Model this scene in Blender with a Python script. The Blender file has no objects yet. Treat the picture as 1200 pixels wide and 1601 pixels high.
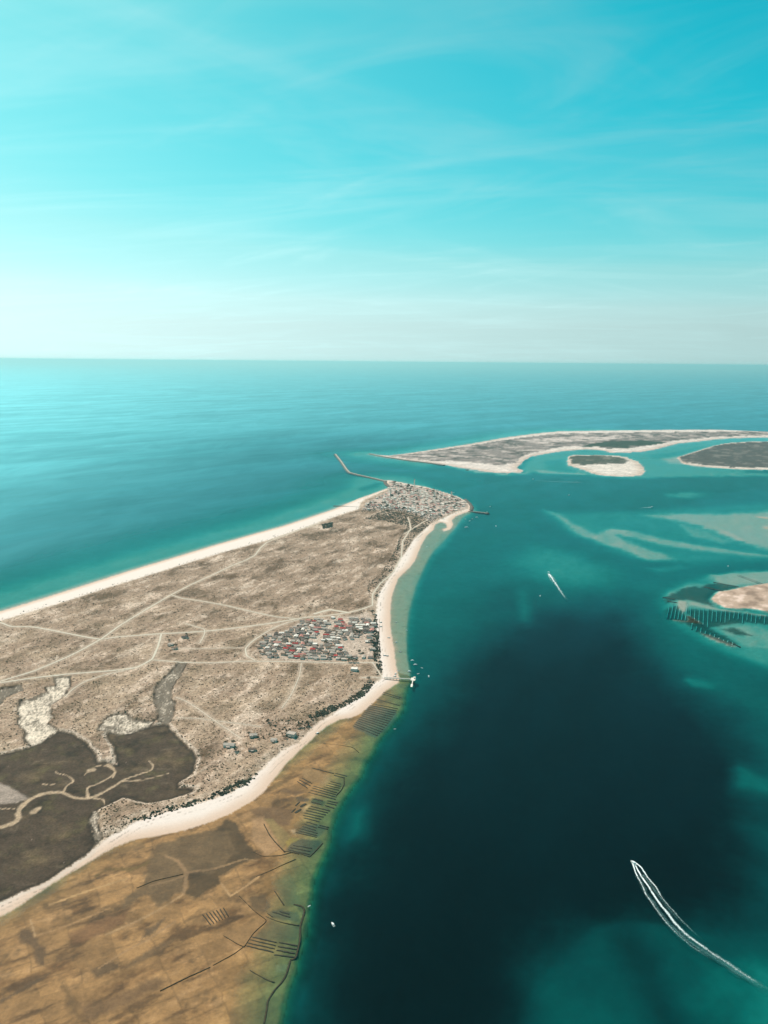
import bpy, math, random
import numpy as np
from mathutils import Matrix, Vector

# ------------------------------------------------------------------ camera, sky, sun, exposure
sc = bpy.context.scene
COL = sc.collection
H = 700.0                      # height of the aeroplane window above the sea
FOC, CX, CY = 1209.0, 600.0, 800.5
PITCH, ROLL = math.atan((800.5 - 566.0) / FOC), math.radians(0.5)
fwd = np.array([0, math.cos(PITCH), -math.sin(PITCH)])
up0 = np.array([0, math.sin(PITCH), math.cos(PITCH)])
rt0 = np.array([1.0, 0, 0])
upv = up0 * math.cos(ROLL) - rt0 * math.sin(ROLL)
rtv = rt0 * math.cos(ROLL) + up0 * math.sin(ROLL)

cam = bpy.data.cameras.new('camera')
cam.sensor_fit = 'VERTICAL'
cam.sensor_height = 32.0
cam.lens = 32.0 * FOC / 1601.0
cam.clip_start, cam.clip_end = 1.0, 600000.0
camo = bpy.data.objects.new('camera', cam)
camo.matrix_world = Matrix(((rtv[0], upv[0], -fwd[0], 0), (rtv[1], upv[1], -fwd[1], 0),
                            (rtv[2], upv[2], -fwd[2], H), (0, 0, 0, 1)))
COL.objects.link(camo)
sc.camera = camo

SUN_EL, SUN_AZ = math.radians(50), math.radians(-43)     # azimuth from the view direction, to the left
world = bpy.data.worlds.new("World")
sc.world = world
world.use_nodes = True
wn, wl = world.node_tree.nodes, world.node_tree.links
bg = wn['Background']
bg.inputs['Strength'].default_value = 0.1


def wnode(t, **kw):
    n = wn.new(t)
    for k, v in kw.items():
        setattr(n, k, v)
    return n


def wmath(op, a, b=None, c=None):
    n = wn.new('ShaderNodeMath')
    n.operation = op
    for i, v in enumerate((a, b, c)):
        if v is None:
            continue
        if isinstance(v, (int, float)):
            n.inputs[i].default_value = v
        else:
            wl.new(v, n.inputs[i])
    return n.outputs[0]


sky = wnode('ShaderNodeTexSky', sky_type='NISHITA', sun_disc=False)
sky.sun_elevation, sky.sun_rotation = SUN_EL, SUN_AZ
sky.altitude, sky.air_density, sky.dust_density, sky.ozone_density = 100, 1.0, 1.5, 1.0
# the lowest three degrees of the sky are sea mist of even tone
g0 = wnode('ShaderNodeTexCoord')
g1 = wnode('ShaderNodeSeparateXYZ')
wl.new(g0.outputs['Generated'], g1.inputs[0])
g2 = wnode('ShaderNodeCombineXYZ')
wl.new(g1.outputs[0], g2.inputs[0])
wl.new(g1.outputs[1], g2.inputs[1])
wl.new(wmath('MAXIMUM', g1.outputs[2], 0.045), g2.inputs[2])
wl.new(g2.outputs[0], sky.inputs['Vector'])
sep = wnode('ShaderNodeSeparateColor')
wl.new(sky.outputs[0], sep.inputs[0])
ratio = wmath('DIVIDE', wmath('DIVIDE', sep.outputs[0], wmath('MAXIMUM', sep.outputs[2], 0.001)), 1.4)
ramp = wnode('ShaderNodeValToRGB')
ramp.color_ramp.interpolation = 'LINEAR'
el = ramp.color_ramp.elements
stops = [(0.42, (.00, .96, 1.28)), (0.475, (.045, 1, 1.24)), (0.51, (.12, 1, 1.18)), (0.571, (.19, 1, 1.11)),
         (0.64, (.29, 1, 1.06)), (0.71, (.44, 1, 1.02)), (0.95, (.64, 1, .995)), (1.35, (.74, 1, .985))]
while len(el) < len(stops):
    el.new(0.5)
for e_, (p_, c_) in zip(el, stops):
    e_.position = p_ / 1.4
    e_.color = (c_[0] / 1.3, c_[1] / 1.3, c_[2] / 1.3, 1)
wl.new(ratio, ramp.inputs[0])
glum = wmath('MULTIPLY', wmath('POWER', wmath('MULTIPLY', sep.outputs[1], 0.1), 0.85), 12.7 * 1.3)
skyc = wnode('ShaderNodeVectorMath', operation='SCALE')
wl.new(ramp.outputs[0], skyc.inputs[0])
wl.new(glum, skyc.inputs['Scale'])
# thin high cirrus: noise on a plane far above, all round the sky
tc = wnode('ShaderNodeTexCoord')
sxyz = wnode('ShaderNodeSeparateXYZ')
wl.new(tc.outputs['Generated'], sxyz.inputs[0])
den = wmath('ADD', wmath('MAXIMUM', sxyz.outputs[2], 0.0), 0.09)
cxy = wnode('ShaderNodeCombineXYZ')
wl.new(wmath('DIVIDE', sxyz.outputs[0], den), cxy.inputs[0])
wl.new(wmath('DIVIDE', sxyz.outputs[1], den), cxy.inputs[1])


def cloud(rot, scl, scale, detail, dist, lo, hi, off):
    mp = wnode('ShaderNodeMapping', vector_type='TEXTURE')
    mp.inputs['Rotation'].default_value = (0, 0, rot)
    mp.inputs['Scale'].default_value = (1 / scl[0], 1 / scl[1], 1)
    mp.inputs['Location'].default_value = off
    wl.new(cxy.outputs[0], mp.inputs[0])
    nz = wnode('ShaderNodeTexNoise')
    nz.inputs['Scale'].default_value = scale
    nz.inputs['Detail'].default_value = detail
    nz.inputs['Roughness'].default_value = 0.6
    nz.inputs['Distortion'].default_value = dist
    wl.new(mp.outputs[0], nz.inputs['Vector'])
    mr = wnode('ShaderNodeMapRange', interpolation_type='SMOOTHSTEP')
    mr.inputs['From Min'].default_value = lo
    mr.inputs['From Max'].default_value = hi
    wl.new(nz.outputs['Fac'], mr.inputs['Value'])
    return mr.outputs[0]


c1 = cloud(math.radians(-12), (0.32, 1.25, 1), 1.3, 9, 0.9, 0.46, 0.74, (3.1, 0.7, 0))
c2 = cloud(math.radians(28), (0.45, 1.0, 1), 0.75, 9, 1.2, 0.48, 0.76, (7.7, 4.2, 0))
c3 = cloud(math.radians(-40), (0.5, 1.3, 1), 1.1, 10, 1.6, 0.50, 0.78, (1.7, 9.2, 0))
cl = wmath('MINIMUM', wmath('ADD', wmath('MULTIPLY', c1, 0.20), wmath('ADD', wmath('MULTIPLY', c2, 0.20), wmath('MULTIPLY', c3, 0.19))), 0.6)
mixc = wnode('ShaderNodeMix', data_type='RGBA')
wl.new(cl, mixc.inputs['Factor'])
wl.new(skyc.outputs[0], mixc.inputs[6])
cc = wnode('ShaderNodeVectorMath', operation='SCALE')      # ice cloud: lit by the same sky, only whiter
cc.inputs[0].default_value = (0.66, 1.0, 1.0)
wl.new(glum, cc.inputs['Scale'])
wl.new(cc.outputs[0], mixc.inputs[7])
wl.new(mixc.outputs[2], bg.inputs['Color'])

sun = bpy.data.lights.new('sun', 'SUN')
sun.energy, sun.angle, sun.color = 5.0, math.radians(0.53), (1.0, 0.86, 0.75)
suno = bpy.data.objects.new('sun', sun)
sdir = Vector((math.sin(SUN_AZ) * math.cos(SUN_EL), math.cos(SUN_AZ) * math.cos(SUN_EL), math.sin(SUN_EL)))
suno.rotation_euler = sdir.to_track_quat('Z', 'Y').to_euler()
suno.location = (0, 0, 2000)
COL.objects.link(suno)

vs = sc.view_settings
vs.view_transform, vs.look, vs.exposure, vs.gamma = 'Standard', 'None', 0.0, 1.0
vs.use_curve_mapping = False
sc.render.engine = 'CYCLES'
cy = sc.cycles
cy.max_bounces, cy.diffuse_bounces, cy.glossy_bounces, cy.volume_bounces, cy.transparent_max_bounces = 5, 2, 2, 0, 8
cy.use_denoising = True

random.seed(7)
RNG = np.random.default_rng(11)


# ------------------------------------------------------------------ helpers
def ground(px, py, z=0.0):
    """photo pixel -> the point of the sea-level plane seen there"""
    px, py = np.asarray(px, float), np.asarray(py, float)
    u, v = (px - CX) / FOC, (py - CY) / FOC
    d = fwd + u[..., None] * rtv - v[..., None] * upv
    t = (z - H) / d[..., 2]
    return np.stack([d[..., 0] * t, d[..., 1] * t], -1)


def P(*pts):
    a = np.array(pts, float).reshape(-1, 2)
    return ground(a[:, 0], a[:, 1])


def K(ox, oy, s, *pts):
    a = np.array(pts, float).reshape(-1, 2)
    return ground(ox + a[:, 0] / s, oy + a[:, 1] / s)


_perm = np.random.default_rng(5).permutation(512).astype(np.int64)
_ang = np.random.default_rng(6).random(512) * 2 * np.pi
_gx, _gy = np.cos(_ang).astype(np.float32), np.sin(_ang).astype(np.float32)


def noise2(x, y):
    xi, yi = np.floor(x).astype(np.int64), np.floor(y).astype(np.int64)
    xf, yf = (x - xi).astype(np.float32), (y - yi).astype(np.float32)

    def g(ix, iy, fx, fy):
        h = _perm[(_perm[ix & 511] + iy) & 511]
        return _gx[h] * fx + _gy[h] * fy
    u, v = xf * xf * xf * (xf * (xf * 6 - 15) + 10), yf * yf * yf * (yf * (yf * 6 - 15) + 10)
    a = g(xi, yi, xf, yf)
    b = g(xi + 1, yi, xf - 1, yf)
    c = g(xi, yi + 1, xf, yf - 1)
    d = g(xi + 1, yi + 1, xf - 1, yf - 1)
    return (a + u * (b - a) + v * (c - a + u * (a - b - c + d))) * 1.45


def fbm(x, y, scale, octv=4, gain=0.5, seed=0.0):
    s, amp, tot = 0.0, 1.0, 0.0
    fx, fy = x / scale + seed * 17.3, y / scale + seed * 9.1
    for _ in range(octv):
        s = s + amp * noise2(fx, fy)
        tot += amp
        amp *= gain
        fx, fy = fx * 2.03 + 11.7, fy * 2.03 + 3.9
    return s / tot


def smooth(a, b, x):
    t = np.clip((x - a) / (b - a), 0, 1)
    return t * t * (3 - 2 * t)


def seg_d2(x, y, p, q):
    dx, dy = q[0] - p[0], q[1] - p[1]
    l2 = dx * dx + dy * dy + 1e-9
    t = np.clip(((x - p[0]) * dx + (y - p[1]) * dy) / l2, 0, 1)
    ex, ey = x - p[0] - t * dx, y - p[1] - t * dy
    return ex * ex + ey * ey


def sdf(x, y, poly, far=1500.0):
    """signed distance (inside positive), clamped to +-far; exact only near the outline"""
    out = np.full(x.shape, -far)
    lo, hi = poly.min(0) - far, poly.max(0) + far
    m = (x > lo[0]) & (x < hi[0]) & (y > lo[1]) & (y < hi[1])
    if not m.any():
        return out
    xs, ys = x[m], y[m]
    d2 = np.full(xs.shape, far * far)
    ins = np.zeros(xs.shape, bool)
    n = len(poly)
    for i in range(n):
        p, q = poly[i], poly[(i + 1) % n]
        d2 = np.minimum(d2, seg_d2(xs, ys, p, q))
        c = (p[1] > ys) != (q[1] > ys)
        if c.any():
            xx = p[0] + (ys - p[1]) / (q[1] - p[1] + 1e-12) * (q[0] - p[0])
            ins ^= c & (xs < xx)
    d = np.sqrt(d2)
    out[m] = np.where(ins, d, -d)
    return out


def pld(x, y, line, far=200.0):
    """distance to an open polyline"""
    out = np.full(x.shape, far)
    lo, hi = line.min(0) - far, line.max(0) + far
    m = (x > lo[0]) & (x < hi[0]) & (y > lo[1]) & (y < hi[1])
    if not m.any():
        return out
    xs, ys = x[m], y[m]
    d2 = np.full(xs.shape, far * far)
    for i in range(len(line) - 1):
        d2 = np.minimum(d2, seg_d2(xs, ys, line[i], line[i + 1]))
    out[m] = np.sqrt(d2)
    return out


def inside(pt, poly):
    return float(sdf(np.array([pt[0]]), np.array([pt[1]]), poly)[0])


# ------------------------------------------------------------------ the survey: outlines on the sea-level plane
OCEAN_WATER = [(-700, 1173), (-400, 1080), (0, 956), (100, 925), (200, 893), (267, 873), (333, 853), (400, 834), (440, 823),
               (480, 810), (522, 796), (558, 780), (584, 771), (603, 764), (611, 761), (604, 756), (600, 751.5)]
NORTH_WATER = [(608, 751), (630, 755), (646, 758.5), (664, 760.5), (684, 766), (698, 770), (718, 776.5), (726, 781.5), (736, 789),
               (738, 794), (736, 799), (725, 802), (712, 807.5), (706, 813), (708, 821), (703, 828), (694, 830.5), (691, 828), (699, 825), (696, 818),
               (688, 816.5), (680, 820), (677, 829), (668, 836), (664, 842), (658, 853), (653, 865), (648, 877), (640, 888), (629, 897), (622, 905), (617, 918),
               (613, 930), (610.5, 945), (610, 962), (610, 977), (613, 1000), (617, 1023), (620, 1047), (625, 1060), (623, 1067), (604, 1079), (593, 1090),
               (580, 1102), (561, 1117), (549, 1122), (531, 1125), (512, 1134), (496, 1148), (470, 1171), (447, 1194), (428, 1218),
               (412, 1238), (393, 1253), (360, 1272), (324, 1287), (286, 1299), (250, 1306), (203, 1315), (176, 1326), (148, 1342),
               (115, 1362), (82, 1381), (50, 1403), (16, 1425), (-60, 1462), (-400, 1640), (-700, 1790)]
W = P(*OCEAN_WATER, *NORTH_WATER)
OCEAN_VEG = [(-700, 1189), (-400, 1096), (0, 972), (33, 962), (100, 942), (167, 920), (233, 900), (300, 879), (360, 861), (420, 845),
             (480, 824), (522, 809), (540, 803), (560, 796.5), (563, 787), (572, 780), (590, 772.5), (604, 767)]
NORTH_VEG = [(606, 756), (620, 756), (646, 761), (664, 763), (684, 768.5), (698, 772.5), (716, 779), (724, 784), (731, 790), (731, 795),
             (722, 799), (706, 804), (688, 813), (672, 820), (660, 832), (648, 842.5), (638, 858), (627, 874), (615, 895), (600, 916), (591, 931), (588, 960),
             (587, 985), (588, 1000), (593, 1028), (598, 1056), (598, 1061), (583, 1070), (562, 1087), (540, 1105), (522, 1115), (500, 1129), (482, 1145),
             (470, 1160), (447, 1171), (423, 1191), (400, 1213), (369, 1238), (330, 1253), (297, 1261), (247, 1276), (212, 1287), (187, 1301),
             (162, 1316), (143, 1331), (104, 1359), (72, 1381), (36, 1395), (0, 1411), (-100, 1462), (-400, 1615), (-700, 1760)]
D = P(*OCEAN_VEG, *NORTH_VEG)
MARSH = P((-700, 1340), (-300, 1215), (-100, 1185), (0, 1180), (20, 1177), (44, 1170), (60, 1163), (93, 1144), (106, 1146), (118, 1151), (137, 1165), (150, 1181), (154, 1193), (165, 1191),
          (183, 1197), (180, 1184), (178, 1170), (166, 1152), (170, 1143), (185, 1147), (205, 1144), (234, 1138), (261, 1132), (268, 1143),
          (281, 1156), (302, 1178), (307, 1192), (300, 1211), (280, 1225), (280, 1233), (305, 1233), (300, 1240), (270, 1250), (231, 1257),
          (210, 1252), (192, 1247), (165, 1261), (148, 1272), (141, 1290), (150, 1318), (143, 1331), (104, 1358), (72, 1380), (36, 1394),
          (0, 1410), (-100, 1460), (-400, 1612), (-700, 1755))
SALT = [P((85, 1060), (110, 1060), (110, 1074), (102, 1089), (80, 1104), (83, 1123), (74, 1132), (93, 1143), (66, 1162), (47, 1168),
          (36, 1158), (38, 1145), (25, 1132), (29, 1122), (27, 1112), (30, 1097), (50, 1095), (74, 1084), (69, 1077), (85, 1074)),
        P((278, 1038), (291, 1039), (283, 1057), (270, 1074), (268, 1090), (274, 1101), (271, 1123), (261, 1135), (245, 1127), (247, 1110),
          (238, 1099), (242, 1079), (256, 1060)),
        P((151, 1143), (162, 1126), (176, 1118), (198, 1117), (209, 1125), (228, 1130), (245, 1125), (234, 1138), (203, 1149), (185, 1151), (172, 1147)),
        P((140, 1283), (146, 1270), (154, 1272), (154, 1292), (162, 1312), (152, 1320), (145, 1305)),
        P((-60, 1105), (0, 1078), (35, 1072), (36, 1080), (8, 1092), (-5, 1110), (-60, 1140))]
CREEKS = [(P((-200, 1330), (0, 1294), (16, 1290), (29, 1281), (28, 1267), (44, 1251), (69, 1240), (96, 1239)), 3.4),
          (P((96, 1239), (121, 1250), (148, 1247), (176, 1231), (192, 1220), (217, 1211), (236, 1206), (240, 1197), (232, 1190)), 2.3),
          (P((192, 1222), (220, 1221), (239, 1216), (263, 1210)), 1.4),
          (P((137, 1246), (135, 1232), (148, 1228), (165, 1220), (181, 1209), (176, 1199), (154, 1197), (141, 1203), (131, 1213)), 1.5),
          (P((168, 1196), (181, 1206), (176, 1216)), 2.4),
          (P((139, 1205), (146, 1204)), 4.2),
          (P((98, 1240), (104, 1228), (117, 1222), (104, 1212), (88, 1210), (87, 1206)), 1.2),
          (P((148, 1249), (162, 1250), (163, 1258)), 1.3),
          (P((66, 1226), (75, 1228), (104, 1224)), 0.7),
          (P((-100, 1266), (0, 1265), (27, 1265)), 1.4),
          (P((52, 1270), (60, 1264)), 4.0)]
MUD = P((-300, 1215), (0, 1225), (16, 1232), (44, 1249), (27, 1256), (0, 1258), (-300, 1275))
FLAT_EDGE = [(640, 1060), (634, 1074), (629, 1107), (608, 1135), (590, 1156), (582, 1174), (569, 1191), (563, 1212), (545, 1233), (532, 1254),
             (524, 1270), (517, 1291), (514, 1319), (499, 1352), (488, 1379), (485, 1415), (481, 1442), (470, 1484), (462, 1511),
             (448, 1552), (438, 1601), (415, 1690), (390, 1790)]
FLAT = P(*FLAT_EDGE, (-700, 1800), (-400, 1600), (0, 1400), (150, 1300), (400, 1200), (540, 1090), (600, 1050))
SHELF = P((741, 800), (726, 806), (716, 818), (706, 832), (694, 846), (680, 860), (670, 875), (661, 895), (652, 915), (646, 937), (640, 960), (638, 985), (638, 1005),
          (640, 1028), (645, 1049), (644, 1066), (634, 1074), (600, 1085), (560, 1040), (570, 940), (620, 860), (680, 800))
FAR_ISLAND = P((577, 710), (608, 712.3), (640, 708.5), (680, 702.5), (735, 694), (790, 684), (820, 680), (845, 677), (872, 674.5), (900, 673.8), (952, 673), (1035, 672),
               (1200, 671), (1600, 668.5), (1600, 678), (1200, 684), (1150, 685), (1117, 687), (1090, 690.5), (1060, 693), (1049, 696), (1024, 702.5), (999, 707), (975, 708),
               (952, 708), (945, 704.5), (920, 702.5), (894, 704), (872, 706.5), (845, 711), (832, 714), (823, 718), (816, 725), (808, 731), (822, 737), (812, 738.8),
               (795, 739.8), (778, 739), (762, 738), (748, 735.5), (735, 733.5), (715, 730.5), (694, 727.5), (674, 724), (640, 720), (597, 714.5))
FAR_VEG = P((606, 713.2), (640, 710.5), (680, 705), (735, 697), (790, 688), (845, 681), (872, 678.5), (900, 677.8), (1035, 676), (1200, 674.5), (1600, 672),
            (1600, 676), (1200, 681), (1117, 683.5), (1085, 687), (1050, 690), (1036, 694), (1010, 697), (985, 701), (950, 702), (935, 699), (910, 699),
            (890, 698), (872, 700), (845, 706), (825, 710.5), (812, 717), (806, 724), (790, 726), (783, 729), (776, 728), (750, 724.5), (735, 723), (700, 721), (674, 721),
            (640, 717.5))
FAR_SAND = [P((815, 690), (845, 686), (900, 684), (960, 683), (975, 686), (930, 689), (880, 691), (850, 694)), P((640, 713), (665, 711.5), (672, 714), (650, 715.5)),
            P((893, 697), (910, 697), (912, 700), (895, 701))]
FAR_GREEN = [P((905, 700), (925, 694), (960, 690), (1005, 689), (1040, 692), (1035, 697), (1000, 697.5), (960, 699), (930, 700)),
             P((940, 702), (965, 699), (1000, 699.5), (1000, 703), (955, 705))]
ISLET = P((888, 713), (897, 711), (939, 711.5), (968, 712.5), (980, 715), (999, 722), (1006, 730), (1009, 737), (1003, 743), (990, 745), (966, 745.3), (945, 744),
          (930, 742), (918, 738), (911, 734.5), (888, 728), (885, 721.5))
ISLET_VEG = P((891, 714), (905, 712.5), (936, 712.7), (966, 714.6), (983, 721), (975, 725.5), (945, 726), (911, 727.5), (893, 725))
MARSH_ISLET = P((1057, 716), (1090, 705), (1115, 697), (1134, 692.8), (1167, 690.6), (1200, 690), (1600, 687), (1600, 737), (1200, 735), (1145, 733.5), (1104, 730.5), (1068, 726))
MARSH_ISLET_VEG = P((1060, 716), (1090, 706), (1115, 698), (1134, 694), (1167, 691.6), (1200, 691), (1600, 688), (1600, 733), (1200, 732), (1145, 731), (1106, 728), (1072, 723.5))
SANDBANK = P((1110, 936), (1116, 929), (1123, 924), (1140, 922), (1160, 917.5), (1180, 914), (1200, 911.5), (1420, 890), (1420, 965), (1200, 957.5), (1175, 952),
             (1150, 952), (1133, 951), (1117, 943))
# soft-edged depths of the lagoon and the channel: (outline, depth in metres, half width of the slope, ragged edge)
DEPTHS = [
    (P((748, 770), (742, 800), (728, 812), (712, 830), (695, 852), (678, 868), (664, 895), (655, 918), (648, 940), (641, 970), (639, 1005), (642, 1040), (645, 1066),
       (634, 1082), (630, 1110), (609, 1138), (588, 1162), (582, 1180), (565, 1215), (545, 1238), (525, 1275), (515, 1325), (500, 1355), (489, 1385), (484, 1440),
       (464, 1512), (440, 1601), (400, 1800), (2200, 1800), (2600, 700), (1200, 734), (1050, 742), (990, 748), (900, 748), (840, 744), (760, 741)), 6.8, 16, 6),
    (P((655, 1030), (720, 990), (768, 940), (790, 918), (860, 935), (920, 925), (985, 935), (1000, 965), (1020, 1000), (1055, 1050), (1100, 1075), (1160, 1100), (1215, 1150), (1260, 1300),
       (1290, 1500), (1120, 1440), (1000, 1425), (890, 1435), (800, 1500), (760, 1600), (700, 1700), (430, 1720), (465, 1560), (490, 1470), (500, 1400), (520, 1330), (560, 1265), (600, 1200),
       (640, 1120)), 11.0, 150, 15),
    (P((780, 1000), (860, 960), (960, 960), (1010, 1040), (1100, 1110), (1150, 1180), (1165, 1300), (1150, 1420), (1000, 1425), (880, 1440), (830, 1500), (800, 1640), (700, 1760), (440, 1760),
       (480, 1580), (505, 1480), (520, 1400), (545, 1330), (590, 1265), (650, 1160), (730, 1070)), 20.0, 95, 15),
    (P((760, 700), (1000, 750), (1200, 742), (1600, 742), (1600, 784), (1200, 776), (1050, 772), (900, 776), (800, 770), (740, 800), (640, 740)), 6.8, 60, 20),
    (P((800, 880), (830, 850), (905, 865), (960, 890), (940, 915), (890, 918), (850, 905)), 3.6, 70, 30),
    (P((850, 800), (900, 835), (980, 870), (1080, 880), (1200, 875), (1400, 860), (1400, 785), (1200, 785), (1050, 795), (950, 800)), 3.9, 55, 25),
    (P((1030, 945), (1035, 925), (1065, 910), (1110, 898), (1200, 893), (1400, 880), (1400, 1060), (1200, 1045), (1140, 1025), (1095, 1000), (1055, 975)), 3.1, 26, 12),
    (P((930, 1440), (980, 1432), (1030, 1436), (1081, 1447), (1135, 1463), (1178, 1483), (1230, 1490), (1400, 1500), (1400, 1800), (860, 1800), (820, 1620), (840, 1540)), 10.0, 12, 10),
    (P((985, 1440), (1030, 1480), (1040, 1540), (1080, 1601), (1090, 1650), (1060, 1650), (1020, 1580), (985, 1520), (960, 1460)), 13.5, 16, 8),
    (P((1110, 1500), (1160, 1540), (1130, 1590), (1090, 1570)), 6.6, 22, 8),
    (P((1160, 1500), (1400, 1520), (1400, 1800), (1150, 1800)), 4.6, 24, 10),
    (P((860, 1540), (940, 1560), (1010, 1640), (900, 1700)), 8.4, 40, 6),
    (P((1148, 1192), (1160, 1190), (1200, 1210), (1300, 1230), (1300, 1260), (1200, 1240), (1160, 1232), (1145, 1230)), 7.5, 14, 8),
    (P((1160, 1280), (1200, 1290), (1300, 1330), (1300, 1380), (1200, 1320)), 9.5, 30, 10),
    (P((1065, 1062), (1080, 1072), (1110, 1076), (1125, 1070), (1100, 1060), (1072, 1055)), 5.0, 8, 6),
    (P((1090, 1010), (1150, 1030), (1200, 1050), (1400, 1080), (1400, 1140), (1200, 1110), (1130, 1070), (1080, 1045)), 8.0, 40, 20),
    (P((810, 918), (826, 922), (830, 950), (826, 972), (812, 968)), 6.8, 16, 6),
    (P((545, 1270), (575, 1255), (570, 1300), (545, 1310)), 7.2, 14, 6),
    (P((847, 795), (867, 800), (900, 819), (933, 834), (950, 825), (983, 828), (1053, 845), (1100, 853), (1167, 863), (1200, 867), (1400, 872), (1200, 872), (1100, 862), (1040, 853), (990, 841),
       (965, 836), (985, 847), (1010, 857), (1045, 868), (1056, 876), (1010, 876), (967, 858), (933, 848), (897, 833), (875, 813)), .8, 20, 12),
    (P((1010, 805), (1060, 802), (1133, 803), (1200, 798), (1400, 792), (1400, 862), (1200, 860), (1167, 851), (1130, 838), (1090, 822), (1040, 812)), .55, 40, 26),
    (P((1060, 818), (1100, 828), (1140, 846), (1130, 850), (1080, 838)), 1.6, 16, 8),
    (P((1148, 805), (1165, 807), (1200, 808.5), (1400, 806), (1400, 812), (1200, 811.5)), -0.25, 7, 3),
    (P((1118, 824), (1145, 834), (1168, 847), (1172, 850), (1155, 846), (1130, 834)), 0.12, 7, 4),
    (P((1190, 823), (1230, 822), (1230, 830), (1196, 828)), -0.1, 7, 3),
    (P((1010, 889), (1060, 884), (1080, 887), (1030, 893)), 3.4, 24, 12),
    (P((1040, 772), (1075, 768), (1110, 772), (1080, 779), (1045, 777)), 2.6, 40, 30),
    (P((870, 706), (930, 706), (1040, 706), (1100, 694), (1200, 686), (1600, 680), (1600, 692), (1200, 689), (1130, 692), (1085, 703), (1045, 714), (1070, 730), (1110, 735), (1200, 740),
       (1400, 742), (1200, 744), (1060, 746), (1000, 748), (930, 745), (890, 736), (850, 739), (815, 738), (818, 724), (835, 714)), 2.0, 30, 18),
    (P((850, 722), (880, 718), (884, 730), (900, 737), (860, 736)), 3.4, 25, 12),
    (P((1010, 712), (1060, 706), (1090, 699), (1150, 690), (1110, 697), (1060, 712), (1025, 716)), 3.2, 25, 12),
    (P((835, 735), (860, 736.5), (905, 738.5), (930, 744), (880, 741), (840, 739)), 0.5, 16, 8),
    (P((1035, 717), (1057, 715), (1068, 725), (1045, 724)), 0.4, 20, 8),
    (P((700, 727), (735, 733), (765, 738), (800, 740), (824, 737.5), (830, 740.5), (790, 743), (745, 739.5), (705, 731)), 0.7, 14, 8),
    (P((735, 786), (742, 792), (746, 800), (736, 801), (733, 790)), 1.2, 10, 4),
    (P((560, 782), (604, 764), (612, 760), (598, 753), (560, 748), (545, 765), (520, 788)), 2.2, 45, 15),
    (P((584, 756), (598, 754), (590, 762), (565, 768), (560, 764)), 4.8, 14, 8),
    (P((1110, 898), (1150, 894), (1200, 891), (1400, 880), (1400, 915), (1200, 912), (1160, 917), (1123, 922)), 0.6, 22, 14),
    (P((1034, 936), (1050, 922), (1080, 912), (1110, 912), (1112, 925), (1100, 935), (1118, 945), (1130, 955), (1080, 950), (1050, 945)), 1.5, 8, 5),
    (K(1000, 860, 6, (350, 470), (440, 480), (440, 570), (400, 600), (350, 540)), 0.1, 4, 4),
    (K(1000, 860, 6, (430, 590), (590, 685), (600, 700), (480, 690), (300, 655), (310, 645), (440, 660)), 0.0, 3, 3),
    (K(1000, 860, 6, (560, 765), (660, 790), (900, 890), (930, 905), (850, 910), (690, 850), (590, 800)), 0.05, 3, 3),
    (K(1000, 860, 6, (470, 480), (560, 500), (700, 540), (1000, 575), (1200, 605), (1200, 625), (1000, 592), (700, 558), (480, 520)), 0.3, 3, 3),
    (P((1110, 975), (1140, 968), (1200, 985), (1400, 985), (1400, 1015), (1200, 1014), (1160, 1010), (1130, 992)), 1.3, 14, 10),
]
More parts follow.
